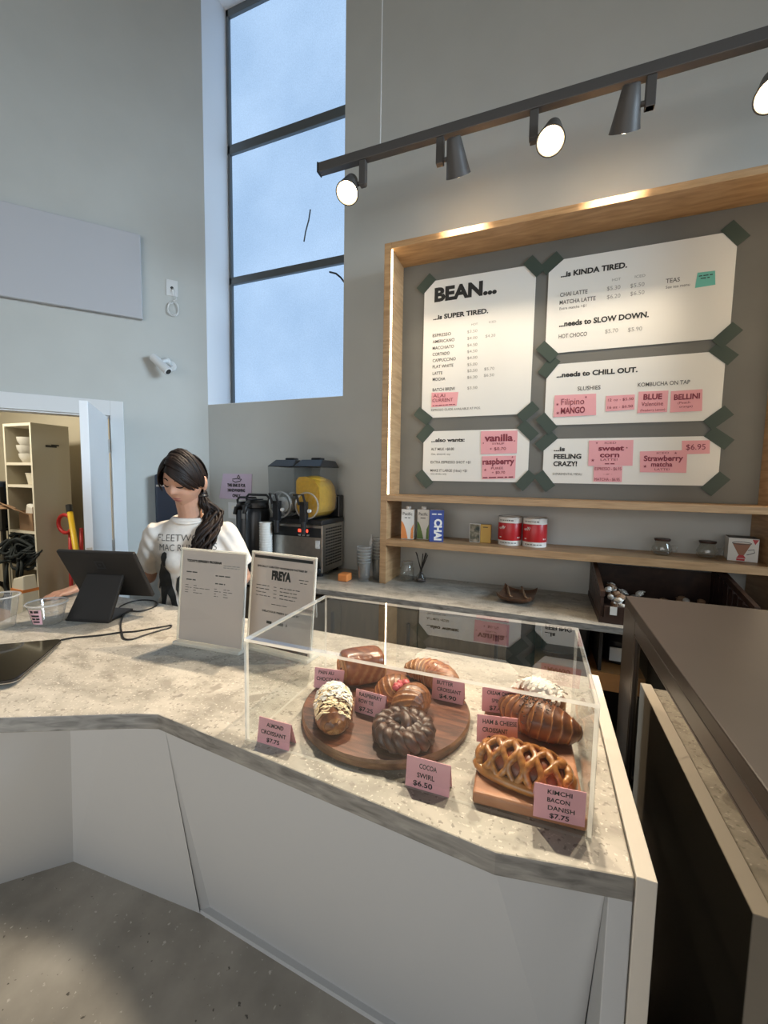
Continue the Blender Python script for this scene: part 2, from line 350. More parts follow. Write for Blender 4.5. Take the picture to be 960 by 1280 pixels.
# ------------------------------------------------------------------ lettering
_tc = {}
def glyphs(s, bold=0., italic=0.):
    k = (s, bold, italic)
    if k not in _tc:
        c = bpy.data.curves.new('lettering', 'FONT'); c.body = s; c.size = 1; c.offset = bold; c.shear = italic; c.resolution_u = 3; c.fill_mode = 'FRONT'
        o = bpy.data.objects.new('lettering', c); COL.objects.link(o)
        dg = bpy.context.evaluated_depsgraph_get(); me = bpy.data.meshes.new_from_object(o.evaluated_get(dg))
        vs = np.array([tuple(v.co) for v in me.vertices]) if len(me.vertices) else np.zeros((1,3)); fs = [tuple(p.vertices) for p in me.polygons]
        bpy.data.objects.remove(o); bpy.data.curves.remove(c); bpy.data.meshes.remove(me)
        _tc[k] = (vs, fs)
    return _tc[k]
CAP = .729
def put(mb, s, org, ux, uz, width, cap, bold=0., italic=0., off=None, align='l'):
    """lettering of a given width and cap height; org = baseline start, ux / uz = unit axes"""
    if s[0] == '~':                                     # print too small to read: short word strokes
        r_ = random.Random(len(s)+int(width*1e4)); u = 0.; sg = {'l': 0, 'c': -width/2, 'r': -width}[align]
        while u < width*.97:
            l = min(width-u, cap*r_.uniform(1.2, 4.0)); mb.add([V(org)+ux*(u+sg), V(org)+ux*(u+l+sg), V(org)+ux*(u+l+sg)+uz*cap*.62, V(org)+ux*(u+sg)+uz*cap*.62], [(0,1,2,3)]); u += l+cap*.7
        return mb
    vs, fs = glyphs(s, bold, italic); x0, x1 = vs[:,0].min(), vs[:,0].max(); sx = width/(x1-x0) if width else cap/CAP; sz = cap/CAP
    w = (x1-x0)*sx; sh = {'l': 0, 'c': -w/2, 'r': -w}[align]
    mb.add([V(org) + ux*((x-x0)*sx+sh) + uz*(y*sz) + (off or V((0,0,0))) for x, y, _ in vs], fs)
    return mb
# ------------------------------------------------------------------ the room
CX, CY = -2.685, 2.73                                   # the obtuse corner between the two walls
DV = V((math.cos(math.radians(48)), math.sin(math.radians(48)), 0)); NV = V((DV.y, -DV.x, 0))
def wl(s, n, z): return V((CX, CY, 0)) - DV*s + NV*n + V((0, 0, z))       # wall_left: distance from corner, out of the wall, height
def wbox(mb, s0, s1, n0, n1, z0, z1):
    return mb.hexa([wl(s0,n0,z0), wl(s1,n0,z0), wl(s1,n1,z0), wl(s0,n1,z0), wl(s0,n0,z1), wl(s1,n0,z1), wl(s1,n1,z1), wl(s0,n1,z1)])
def atw(x, y, n=0.):
    d = CR*((x-480)/F_PX) - CU*((y-640)/F_PX) + CF; q = wl(0, n, 0)
    return V((0,0,EYE)) + d*((q.x*NV.x+q.y*NV.y)/(d.x*NV.x+d.y*NV.y))
RH = 6.0
struct('floor', MB().b(-9.5, 4.2, -4.6, 3.1, -.1, 0), 'floor')
struct('ceiling', MB().b(-9.5, 4.2, -4.6, 3.1, RH, RH+.1), 'ceil')
wb = MB()
WX1, WZ0, WZ1, WD = -1.402, 2.185, 5.52, .32            # window opening in wall_back
wb.b(-2.685, 4.2, CY, CY+WD, 0, WZ0); wb.b(-2.685, WX1, CY, CY+WD, WZ1, RH); wb.b(WX1, 4.2, CY, CY+WD, WZ0, RH)
wb.b(-2.80, -2.690, CY, CY+WD, 0, RH)
struct('trim_2', MB().b(-2.690, -2.685, CY+.001, CY+WD, WZ0, WZ1).b(-2.685, WX1, CY+.001, CY+WD, WZ1-.004, WZ1+.001).b(-2.685, WX1, CY+.001, CY+WD, WZ0-.001, WZ0+.003), 'jamb')
struct('wall_back', wb, 'wall')
DS0, DS1, DZ = .70, 1.62, 2.035                         # doorway in wall_left
w = MB(); wbox(w, 0, DS0, -.12, 0, 0, RH); wbox(w, DS0, DS1, -.12, 0, DZ, RH); wbox(w, DS1, 9, -.12, 0, 0, RH)
struct('wall_left', w, 'wall')
struct('wall_right', MB().b(4.1, 4.2, -4.6, 3.05, 0, RH), 'wall')
w = MB(); w.b(-9.5, -3.9, -4.6, -4.5, 0, RH); w.b(2.7, 4.2, -4.6, -4.5, 0, RH); w.b(-3.9, 2.7, -4.6, -4.5, 3.3, RH); w.b(-3.9, 2.7, -4.6, -4.5, 0, .4)
struct('wall_front', w, 'wall')
struct('wall_storeroom', MB().b(-9.0, -2.80, 2.78, 2.88, 0, 3.0), 'wallroom')
w = MB(); w.b(-6.35, -6.25, .6, 2.78, 0, 3.0)
struct('wall_storeroom_side', w, 'wallroom')
w = MB(); w.prism([(-6.3, 2.8), (-2.86, 2.8), (wl(.1,-.12,0).x, wl(.1,-.12,0).y), (wl(4.4,-.12,0).x, wl(4.4,-.12,0).y)], 3.0, 3.05)
struct('ceiling_storeroom', w, 'wallroom')
# door casing
t = MB(); wbox(t, .612, DS0, .0, .022, 0, 2.15); wbox(t, DS0, DS1, .0, .022, DZ, 2.15); wbox(t, DS1, DS1+.09, .0, .022, 0, 2.15)
wbox(t, DS0-.002, DS0+.012, -.12, .0, 0, DZ); wbox(t, DS1-.012, DS1, -.12, 0, 0, DZ); wbox(t, DS0, DS1, -.12, 0, DZ-.012, DZ)
struct('trim_1', t, 'trim', bevel=.003)
# the door leaf, open at a right angle
leaf = MB(); wbox(leaf, DS0+.014, DS0+.058, .025, .80, .01, 2.02)
d = struct('door_1', leaf, 'doorpaint', bevel=.002)
h = MB()
for z in (.25, 1.02, 1.80):
    wbox(h, DS0+.004, DS0+.014, .016, .05, z-.05, z+.05); p = wl(DS0+.010, .022, z); h.cyl(p-V((0,0,.052)), p+V((0,0,.052)), .008, .008, 12)
ob('hinge', h, 'steel', d)
h = MB(); wbox(h, DS0+.022, DS0+.05, .80, .803, .93, 1.13); ob('latch_plate', h, 'steel', d)
h = MB(); p = wl(DS0+.058, .735, 1.02); q = p-DV*.055; h.cyl(p, p-DV*.012, .026, .026, 20); h.cyl(p, q, .010, .010, 12); h.tube([q, q-NV*.06, q-NV*.12], [.010,.009,.008], 10)
ob('door_handle', h, 'chrome', d, smooth=True, auto=40)
# the tall window
GY = CY+.30
w1 = MB()
x0, x1 = -2.685, WX1
for z, hh in ((WZ0+.012, .024), (3.312, .062), (4.405, .075), (WZ1-.03, .06)): w1.b(x0, x1, GY-.03, GY+.02, z-hh/2, z+hh/2)
w1.b(x0+.004, x0+.03, GY-.03, GY+.02, WZ0, WZ1); w1.b(x1-.03, x1, GY-.03, GY+.02, WZ0, WZ1)
wf = struct('window_1', w1, 'alu', bevel=.004)
for za, zb in ((WZ0, 3.312), (3.312, 4.405), (4.405, WZ1)):
    ob('window_pane', MB().b(x0+.03, x1-.03, GY-.004, GY+.004, za+.02, zb-.02), 'film', wf)
c = [at(388,262,Y=GY-.008), at(386,275,Y=GY-.008), at(382,290,Y=GY-.008), at(380,302,Y=GY-.008)]
ob('pane_scratch', MB().tube(c, .006, 6), 'alu', wf)
c = [at(412,340,Y=GY-.05), at(420,342,Y=GY-.06), at(426,347,Y=GY-.06), at(432,355,Y=GY-.06)]
o = ob('loose_cable', MB().tube(c, .007, 8), 'black', smooth=True); tag(o, 'thin black cable poking out beside the tall window, above its bottom pane', 'cable')

# things on wall_left
a = thing('acoustic_panel', 'large flat white acoustic panel high on the wall above the doorway', 'wall panel', wl(1.3, 0, 3.1))
p = MB(); wbox(p, .46, 2.66, .012, .055, 2.79, 3.415); ob('panel_face', p, 'acoustic', a, bevel=.006)
p = MB(); wbox(p, .52, 2.6, .0, .012, 2.85, 3.355); ob('mounting_frame', p, 'alu', a)
o_ = wl(.252, 0, 3.085); R = Matrix((DV, NV*-1, V((0,0,1)))).transposed()
a = thing('wall_outlet', 'white blank wall plate with a loose coiled white wire beneath, above the camera', 'outlet', o_)
ob('cover_plate', MB().box(o_+NV*.004, (.085, .008, .125), R), 'whitepl', a, bevel=.003)
hol = MB(); hol.cyl(o_+NV*.008, o_+NV*.0095, .011, .011, 14); ob('cable_hole', hol, 'black', a)
cp = [o_+NV*.008, o_+NV*.05+DV*.015+V((0,0,-.03)), o_+NV*.03+DV*.03+V((0,0,-.09))]
for k in range(26):
    q = k/25*2*math.pi*2.0; cp.append(o_ + NV*(.022+.003*math.sin(k)) + DV*(.005+.048*math.sin(q)*(.9+.1*math.cos(k))) + V((0,0,-.155+.052*math.cos(q)-.02*(k/25))))
ob('coiled_wire', MB().tube(cp, .0032, 6), 'whitepl', a, smooth=True)
o_ = wl(.277, 0, 2.468)
a = thing('security_camera', 'small white security camera on a short bracket, pointing down at the counter', 'camera', o_)
m_ = MB(); m_.cyl(o_, o_+NV*.018, .045, .042, 24); ob('mount_plate', m_, 'whitepl', a, smooth=True, auto=40)
m_ = MB(); m_.tube([o_+NV*.015, o_+NV*.05-DV*.02+V((0,0,.03)), o_+NV*.085-DV*.045+V((0,0,.015)), o_+NV*.105-DV*.07+V((0,0,-.015))], [.018,.019,.017,.016], 12).ell(o_+NV*.05-DV*.02+V((0,0,.03)), (.024,.024,.024)); ob('bracket_arm', m_, 'whitepl', a, smooth=True)
b0 = o_+NV*.07-DV*.125+V((0,0,.045)); b1 = o_+NV*.15-DV*.015+V((0,0,-.075)); ax = (b1-b0).normalized()
m_ = MB(); m_.tube([b0, b0+ax*.01, b0+ax*.16, b1, b1+ax*.004], [.018, .031, .033, .033, .028], 20); ob('camera_body', m_, 'whitepl', a, smooth=True, auto=50)
m_ = MB(); m_.cyl(b1+ax*.003, b1+ax*.008, .023, .02, 20); ob('lens', m_, 'screen', a)

# ------------------------------------------------------------------ storeroom behind the open door
bx0, bx1, by0, by1, bz = -4.665, -4.25, 2.255, 2.565, 2.03
a = thing('storage_bookcase', 'tall narrow cream bookcase in the storeroom beyond the open door', 'bookcase', (-4.46, 2.4, 0))
ob('side_panel', MB().b(bx1-.022, bx1, by0, by1, 0, bz), ['creamcab', 'creamedge'], a, matidx=lambda p: 1 if p.normal.y < -.9 else 0)
ob('side_panel', MB().b(bx0, bx0+.022, by0, by1, 0, bz), ['creamcab', 'creamedge'], a, matidx=lambda p: 1 if p.normal.y < -.9 else 0)
ob('top_board', MB().b(bx0+.022, bx1-.022, by0, by1, bz-.025, bz), 'creamedge', a)
ob('back_board', MB().b(bx0+.022, bx1-.022, by1-.012, by1, .02, bz-.025), 'creamcab', a)
SZ = []
for y_ in (578, 606, 663.5, 707, 748):
    z = at(32, y_, Y=by0).z; SZ.append(z); ob('shelf', MB().b(bx0+.022, bx1-.022, by0+.002, by1-.012, z-.025, z), ['creamcab','creamedge'], a, matidx=lambda p: 1 if p.normal.y < -.9 else 0)
hk = MB(); q = at(57, 559, X=bx1); q2 = at(70, 557, X=bx1); hk.box(q.lerp(q2,.5)+V((.004,0,0)), (.006, (q2-q).length, .02)); hk.box(q2+V((.005,-.01,0)), (.008,.06,.014))
o = ob('tape_scrap', hk, 'black'); tag(o, 'scrap of black tape stuck on the side of the bookcase', 'tape')
def mug(loc, r, h, label, hand):
    a = thing('cup', label, 'cup', loc, 'white cups on the bookcase shelf')
    L = V(loc); ob('cup_body', MB().lathe([(r*.62,0),(r*.68,.004),(r*.95,h*.6),(r,h),(r*.94,h),(r*.9,h*.6),(r*.6,.01)], L, 24), 'ceramic', a, smooth=True, auto=50)
    hp = [L+V((hand*(r*.9+.028*math.sin(t)),0,h*.55+.026*math.cos(t))) for t in [math.pi*k/8 for k in range(9)]]
    ob('handle', MB().tube(hp, .006, 8), 'ceramic', a, smooth=True)
mx = -4.475
for i, (dx, hs, lb) in enumerate(((0,1,'white cup at the bottom of the three stacked on the bookcase'), (-.03,-1,'white cup in the middle of the three stacked on the bookcase'), (-.02,1,'white cup on top of the three stacked on the bookcase'))):
    mug((mx+dx, 2.36, SZ[0]+.001+i*.076), .083, .082, lb, hs)
a = thing('paper_tub', 'small cream takeaway tub on the bookcase shelf below the cups', 'tub', (-4.345, 2.35, SZ[1]))
ob('tub_body', MB().lathe([(.058,0),(.075,.10),(.078,.10),(.078,.106),(.070,.106),(.052,.006)], (-4.40,2.36,SZ[1]+.001), 28), 'creamedge', a, smooth=True, auto=40)
a = thing('cardboard_box', 'open brown cardboard box with raised flaps on the bookcase', 'box', (-4.39, 2.36, SZ[2]))
z = SZ[2]+.001; bxx = MB()
for args in ((-4.52,-4.32,2.27,2.276,z,z+.16),(-4.52,-4.32,2.45,2.456,z,z+.2),(-4.52,-4.514,2.276,2.45,z,z+.18),(-4.326,-4.32,2.276,2.45,z,z+.22),(-4.514,-4.326,2.276,2.45,z,z+.006)): bxx.b(*args)
ob('box_body', bxx, 'card', a)
ob('flap', MB().box((-4.50,2.225,z+.20), (.27,.006,.13), rot('Y', 14) @ rot('X', 62)), 'card', a)
ob('flap', MB().box((-4.58,2.16,z+.215), (.14,.18,.006), rot('Y', 12)), 'card', a)
ob('paper_liner', MB().box((-4.41,2.36,z+.17), (.15,.12,.12), rot('Y', 15)), 'paper', a, bevel=.02)
a = thing('webbing_bundle', 'tangled bundle of black straps hanging out of the lower bookcase shelf', 'straps', (-4.45,2.2,SZ[4]))
rng = random.Random(3); L = V((-4.47, 2.24, SZ[3]+.12))
for k in range(18):
    pts = []; ph = rng.uniform(0,6.28); c = L+V((rng.uniform(-.14,.13), rng.uniform(-.06,.03), rng.uniform(-.06,.07)))
    for j in range(16): q = j/15*2*math.pi; pts.append(c+V(((.05+.004*k)*math.cos(q+ph), .04*math.sin(q*1.3+ph), (.04+.003*k)*math.sin(q+ph)+.03*math.sin(2*q+k))))
    ob('strap', MB().tube(pts, .016, 6, flat=.5), 'navybag', a, smooth=True)
ob('bundle_core', MB().ell(L+V((0,.05,-.03)), (.14,.05,.07)), 'navybag', a, smooth=True)
pts = [L+V((.10,-.04,-.05)), L+V((.12,-.06,-.17)), L+V((.09,-.06,-.26)), L+V((.05,-.06,-.2)), L+V((.06,-.05,-.08))]
ob('hanging_loop', MB().tube(pts, .016, 6, flat=.5), 'navybag', a, smooth=True)
pts = [L+V((-.13,-.04,-.1)), L+V((-.15,-.06,-.30)), L+V((-.10,-.06,-.40)), L+V((.0,-.06,-.42))]
ob('hanging_loop', MB().tube(pts, .012, 6), 'navybag', a, smooth=True)
q = at(36, 752, Y=2.1)
a = thing('paper_sack', 'white and yellow paper sack with a red band in front of the bookcase', 'bag', (q.x, 2.1, 0))
ob('sack_body', MB().hexa([(q.x-.10,2.0,.30),(q.x+.10,2.0,.30),(q.x+.10,2.15,.30),(q.x-.10,2.15,.30),(q.x-.07,2.03,.68),(q.x+.08,2.03,.72),(q.x+.08,2.12,.72),(q.x-.07,2.12,.68)]), 'creamedge', a, bevel=.01)
ob('red_band', MB().b(q.x-.083,q.x+.0885,2.016,2.134,.575,.60), 'orange', a)
o = ob('low_crate', MB().b(-5.0,-4.0,1.93,2.2,0,.30).b(-5.0,-4.0,1.91,1.93,.0,.34), 'card', bevel=.01); tag(o, 'brown cardboard carton on the storeroom floor under the paper sack', 'box')
# metal rack beside the bookcase
a = thing('storage_rack', 'dark storage rack with boxes at the very edge of the storeroom view', 'rack', (-5.1,2.4,0))
for x in (-5.35,-4.74):
    for y in (2.25,2.6): ob('post', MB().b(x-.015,x+.015,y-.015,y+.015,0,1.45), 'black', a)
for z in (.25,.75,1.05): ob('rack_shelf', MB().b(-5.36,-4.73,2.23,2.62,z-.02,z), 'black', a)
o = ob('dark_bin', MB().b(-5.2,-4.78,2.27,2.6,1.051,1.5), 'navy', bevel=.02); tag(o, 'black plastic bin on the upper shelf of the storage rack', 'bin')
o = ob('cream_bag', MB().ell((-4.86,2.36,.83),(.12,.1,.08)), 'creamedge', smooth=True); tag(o, 'cream cloth bag on the middle shelf of the storage rack', 'bag')
o = ob('wheel', MB().tube([V((-4.86+.0*k, 2.2+.11*math.cos(k*.3), .42+.11*math.sin(k*.3))) for k in range(22)], .022, 10), 'black', smooth=True); tag(o, 'black rubber wheel leaning on the storage rack low down', 'wheel')
# hand truck and level behind the door leaf
a = thing('hand_truck', 'red hand truck with a looped red handle beside the bookcase', 'hand truck', (-4.05,2.4,0))
q = at(77, 655, Y=2.40); HZ = q.z
for dx in (-.0, .28): ob('rail', MB().tube([(q.x+.05+dx*.0,2.44+dx*.35,HZ-.05),(q.x+.03,2.44+dx*.35,.5),(q.x+.03,2.42+dx*.35,.06)], .016, 10), 'red', a, smooth=True)
lp = [V((q.x+.05+.10*math.cos(t)-.03,2.42,HZ+.0+.085*math.sin(t))) for t in [2*math.pi*k/18 for k in range(19)]]
ob('loop_handle', MB().tube(lp, .017, 10), 'red', a, smooth=True)
ob('toe_plate', MB().b(q.x-.12,q.x+.16,2.30,2.56,.015,.025), 'red', a)
for y in (2.42,2.56): ob('wheel', MB().cyl((q.x+.12,y,.1),(q.x+.12,y+.04,.1),.1,.1,24), 'black', a)
q0, q1 = at(86.5, 634, Y=2.36), at(97, 700, Y=2.30)
dr = (q1-q0).normalized(); L1 = q0 + dr*1.2
a = thing('spirit_level', 'yellow pole with a black end cap leaning beside the hand truck', 'pole', (q0.x,2.5,0))
ob('pole', MB().tube([q0+dr*.04, q0+dr*1.15], .022, 12), 'yellow', a, smooth=True); ob('end_cap', MB().tube([q0-dr*.02, q0+dr*.045], .026, 12), 'black', a)

# ------------------------------------------------------------------ front counter
TOP = .96
slab = [(.163,1.41),(-2.34,1.41),(-1.736,.334),(-.965,.711),(-.907,.732),(-.046,.660),(.163,.698)]
o = ob('stone_worktop', MB().prism(slab, .918, TOP), ['stone','stonedge'], bevel=.003, matidx=lambda p: 0 if abs(p.normal.z) > .7 else 1)
tag(o, 'long angled speckled stone worktop of the front counter, under the pastry case', 'worktop')
base = thing('front_counter', 'pale faceted counter base sloping inwards below the stone worktop', 'counter', (-.8,1.0,0))
T1_, T3_ = at(87,866,Z=.918), at(205,906,Z=.918); T2_ = T1_.lerp(T3_,.5)
T = [V(p) for p in ((-1.71,.385,.918),T1_,T2_,T3_,(-.05,.680,.918),(.128,.716,.918),(.128,1.38,.918),(-2.30,1.38,.918))]
B = [V(p) for p in ((-1.905,.793,0),(-1.72,.983,0),(-1.40,1.005,0),(-1.088,1.025,0),(-.382,.987,0),(.128,.962,0),(.128,1.38,0),(-2.20,1.38,0))]
ob('wing_panel', MB().add([T[0],T[1],B[1],B[0]], [(0,1,2,3)]), 'panel', base, recalc=False)
ob('middle_panel', MB().add([T[1],T[2],T[3],B[3],B[1]], [(0,1,4),(1,2,3),(1,3,4)]), 'panel', base, recalc=False)
B3i, B4i, B5i = B[3]+V((.026,.020,.016)), B[4]+V((0,.016,.016)), B[5]+V((.002,.016,.016))
ob('front_panel', MB().add([T[3],T[4],T[5],B5i,B4i,B3i], [(0,1,4,5),(1,2,3,4)]), 'panel', base, recalc=False)
ob('crease_return', MB().add([T[3],B3i,B[3]+V((0,0,.016)),B[3],B3i-V((0,0,.016))], [(0,1,2),(2,1,4,3)]), 'panel', base, recalc=False)
ob('staff_side', MB().add([T[5],T[6],T[7],T[0],B[0],B[7],B[6],B[5]], [(0,1,6,7),(1,2,5,6),(2,3,4,5)]), 'panel', base, recalc=False)
ob('toe_strip', MB().hexa([B[3],B[4],B4i-V((0,0,.016)),B3i-V((0,0,.016)),B[3]+V((0,0,.016)),B[4]+V((0,0,.016)),B4i,B3i]).hexa([B[4],B[5],B5i-V((0,0,.016)),B4i-V((0,0,.016)),B[4]+V((0,0,.016)),B[5]+V((0,0,.016)),B5i,B4i]), 'panel', base)
ob('corner_strip', MB().b(.128,.163,.70,1.02,0,.917), 'panel', base, bevel=.002)
ob('end_panel', MB().b(.165,.194,.698,1.425,0,TOP+.004), 'laminate', base, bevel=.0015)

# ------------------------------------------------------------------ dark refrigerated cabinet beside the counter
fr = thing('dark_cabinet', 'dark bronze refrigerated cabinet with a glossy glass side next to the counter end', 'cabinet', (.6,.85,0))
fx, fy0, fy1, fz = .244, .22, 1.37, 1.247
ob('cabinet_top', MB().b(fx,1.0,fy0,fy1,fz-.028,fz), 'darktop', fr, bevel=.0025)
f_ = MB(); f_.b(fx,fx+.03,fy1-.15,fy1,0,fz-.028); f_.b(fx,fx+.03,fy0,fy0+.05,0,fz-.028); f_.b(fx,fx+.03,fy0+.05,fy1-.15,1.182,fz-.028); f_.b(fx,fx+.03,fy0+.05,fy1-.15,0,.08)
ob('side_frame', f_, 'darkframe', fr, bevel=.002)
f_ = MB(); f_.b(fx+.001,fx+.012,fy0+.05,fy1-.15,1.174,1.181); f_.b(fx+.001,fx+.012,fy1-.157,fy1-.15,.08,1.174); ob('glass_bead', f_, 'darkframe', fr, bevel=.002)
m = bpy.data.materials.new('mirror dark glass'); m.use_nodes = True; nt = m.node_tree; nt.nodes.clear()
o = nt.nodes.new('ShaderNodeOutputMaterial'); g = nt.nodes.new('ShaderNodeBsdfGlossy'); g.inputs[0].default_value = (.95,.90,.82,1); g.inputs[1].default_value = .004
dd = nt.nodes.new('ShaderNodeBsdfDiffuse'); dd.inputs[0].default_value = (.010,.009,.007,1); mx = nt.nodes.new('ShaderNodeMixShader'); fn = nt.nodes.new('ShaderNodeLayerWeight'); fn.inputs[0].default_value = .52
nt.links.new(fn.outputs['Fresnel'], mx.inputs[0]); nt.links.new(dd.outputs[0], mx.inputs[1]); nt.links.new(g.outputs[0], mx.inputs[2]); nt.links.new(mx.outputs[0], o.inputs[0]); M['mirror'] = m
ob('side_glass', MB().b(fx+.008,fx+.016,fy0+.05,fy1-.15,.08,1.182), 'mirror', fr)
ob('cabinet_body', MB().b(fx+.031,1.0,fy0,fy1,0,fz-.029), 'cabdark', fr)

# ------------------------------------------------------------------ back counter
o = ob('stone_worktop', MB().b(-2.62,1.6,2.15,2.725,.866,.90), ['stone','stonedge'], bevel=.003, matidx=lambda p: 0 if abs(p.normal.z) > .7 else 1)
tag(o, 'stone worktop of the back counter along the menu wall', 'worktop')
bc = thing('back_counter_cabinets', 'brown base cabinets under the back counter, open shelves at one end', 'cabinets', (-1,2.4,0))
ob('carcass', MB().b(-2.60,.0,2.20,2.72,0,.865).b(-.02,1.6,2.70,2.72,0,.865).b(1.55,1.6,2.2,2.70,0,.865), 'cabdark', bc)
xs = [-2.59,-2.10,-1.61,-1.12,-.63,-.14]
for xa, xb in zip(xs, xs[1:]):
    dd = ob('cabinet_door', MB().b(xa+.003,xb-.003,2.178,2.199,.10,.835), 'cabinet', bc, bevel=.002)
    ob('handle', MB().b(xb-.06,xb-.045,2.160,2.178,.62,.76), 'black', dd, bevel=.002)
ob('divider', MB().b(-.02,.0,2.2,2.70,0,.865).b(.30,.315,2.24,2.70,.1,.865), 'cabdark', bc)
zs = at(757,838,Y=2.25).z
ob('open_shelf', MB().b(.0,1.55,2.22,2.70,zs-.09,zs), 'orangewood', bc)
ob('open_shelf', MB().b(.0,1.55,2.22,2.70,.12,.14), 'cabdark', bc)
o = ob('black_tote', MB().b(.03,.27,2.35,2.62,zs+.001,zs+.17), 'blackpl', bevel=.02); tag(o, 'black tote box on the orange shelf under the back counter', 'box')
o = thing('dark_jug', 'dark container with a pale label under the back counter by the cabinet', 'container', (.46,2.45,zs))
ob('jug_body', MB().lathe([(.07,0),(.08,.01),(.08,.12),(.05,.15),(.03,.155),(.03,.17)], (.42,2.42,zs+.001), 24), 'blackpl', o, smooth=True, auto=40)
q = at(770,818,Y=2.325); ob('jug_label', MB().b(q.x-.03,q.x+.03,2.322,2.33,q.z-.035,q.z+.035), 'whitepl', o)

# ------------------------------------------------------------------ oak menu unit
mu = thing('menu_shelf_unit', 'tall oak wall unit framing the grey menu board, with two shelves below', 'shelf unit', (0,2.6,.9))
UX0, UX1, UY0, UY1, UZ1 = -.970, 1.09, 2.43, 2.724, 3.021
ob('side_board', MB().b(UX0,UX0+.044,UY0,UY1,.901,UZ1), 'oak', mu, bevel=.0015)
ob('side_board', MB().b(UX1-.044,UX1,UY0,UY1,.901,UZ1), 'oak', mu, bevel=.0015)
ob('top_board', MB().b(UX0+.0445,UX1-.0445,UY0,UY1,UZ1-.036,UZ1), 'oakh', mu, bevel=.0015)
ob('shelf', MB().b(UX0+.0445,UX1-.0445,UY0,UY1,1.443,1.480), 'oakh', mu, bevel=.0015)
ob('shelf', MB().b(UX0+.0445,UX1-.0445,UY0,UY1,1.153,1.194), 'oakh', mu, bevel=.0015)
ob('menu_board', MB().b(UX0+.0445,UX1-.0445,2.67,2.70,1.481,UZ1-.037), 'greyboard', mu)
ob('led_strip', MB().b(UX0+.0445,UX0+.050,2.436,2.447,1.485,UZ1-.04), 'led', mu)
ob('led_strip', MB().b(UX1-.050,UX1-.0445,2.436,2.447,1.485,UZ1-.04), 'led', mu)

# posters
PY = 2.667
EX, EZ = V((1,0,0)), V((0,0,1))
def pl(x, y, dy=0.): return at(x, y, Y=PY-dy)
def poster(label, px, lines, group='menu posters on the grey board'):
    c = [pl(*q) for q in px]; x0 = (c[0].x+c[3].x)/2; x1 = (c[1].x+c[2].x)/2; z1 = (c[0].z+c[1].z)/2; z0 = (c[2].z+c[3].z)/2
    t = thing('menu_poster', label, 'poster', ((x0+x1)/2, PY, z0), group)
    k = .042
    ob('sheet', MB().prismY([(x0+k,z0),(x1-k,z0),(x1,z0+k),(x1,z1-k),(x1-k,z1),(x0+k,z1),(x0,z1-k),(x0,z0+k)], PY-.0015, PY+.001), 'paper', t)
    for i, (x, z) in enumerate(((x0,z1),(x1,z1),(x1,z0),(x0,z0))):
        sgn = 1 if i in (0, 2) else -1
        R = rot('Y', -45*sgn + rngt.uniform(-7,7))
        ob('tape_strip', MB().box((x+(k*.28 if i in (0,3) else -k*.28), PY-.003-.0011*i-.0005*rngt.random(), z+(-k*.28 if i < 2 else k*.28)), (.118,.0012,.066), R), 'tape', t)
    for m_, ls in lines.items():
        if not ls: continue
        mb = MB()
        for s, x, y, xr, cap, bold in ls:
            o0 = pl(x, y, .0025); o1 = pl(xr, y, .0025); capw = abs(pl(x, y-cap).z-o0.z); put(mb, s, o0, EX, EZ, o1.x-o0.x, capw, bold)
        ob('lettering', mb, m_, t, recalc=False)
    return t
rngt = random.Random(5)
def c3(*a): return [(s, 480+x/4, 300+y/4, 480+xr/4, cap/4, b) for s, x, y, xr, cap, b in a]
def c4(*a): k = 3.4286; return [(s, 660+x/k, 270+y/k, 660+xr/k, cap/k, b) for s, x, y, xr, cap, b in a]
BB = .04
rows = [('ESPRESSO',486,335),('AMERICANO',517,352),('MACCHIATO',549,349),('CORTADO',580,328),('CAPPUCCINO',611,358),('FLAT WHITE',642,346),('LATTE',675,292),('MOCHA',705,306),('BATCH BREW',757,355)]
price = [('$3.50',466),('$4.00',499),('$4.50',533),('$4.50',565),('$4.50',597),('$5.00',630),('$5.50',661),('$6.30',694),('$3.50',747)]
poster('tall white menu poster headed BEAN, largest on the grey board', [(530,351),(669,333),(664,517),(528,523)], {
  'ink': c3(('BEAN...',252,308,562,66,.05),('...is SUPER TIRED.',246,400,520,22,BB)),
  'softink': c3(*[(n,243,y,xr,15,.012) for n,y,xr in rows],('ESPRESSO GUIDE AVAILABLE AT POS.',236,856,482,11,.0)),
  'greyink': c3(('HOT',437,428,468,10,0),('ICED',525,416,560,10,0),*[(p,416,y,466,14,0) for p,y in price],('$4.20',507,488,556,14,0),('$5.70',501,652,551,14,0),('$6.50',499,684,550,14,0))})
poster('white poster listing tired and slow drinks, upper one with a teal sticky note', [(686,325),(921,291),(913,425),(682,440)], {
  'ink': c4(('...is KINDA TIRED.',140,263,422,22,BB),('...needs to SLOW DOWN.',133,475,515,22,BB)),
  'softink': c4(('CHAI LATTE',137,347,254,17,.012),('MATCHA LATTE',135,380,288,17,.012),('Extra matcha +$1',135,403,248,11,0),('TEAS',590,288,650,18,.012),('See tea menu',590,312,692,12,0),('HOT CHOCO',131,525,252,17,.012)),
  'greyink': c4(('HOT',360,280,397,11,0),('ICED',458,266,502,11,0),('$5.30',338,320,395,17,0),('$5.50',438,308,498,17,0),('$6.20',338,356,395,17,0),('$6.50',438,342,498,17,0),('$5.70',330,503,385,17,0),('$5.90',428,496,488,17,0))})
poster('white poster for slushies and kombucha, a row of four pink notes on it', [(684,455),(907,440),(901,524),(680,533)], {
  'ink': c4(('...needs to CHILL OUT.',122,692,468,20,BB)), 'softink': c4(('SLUSHIES',212,748,310,17,.012),('KOMBUCHA ON TAP',470,732,693,17,.012))})
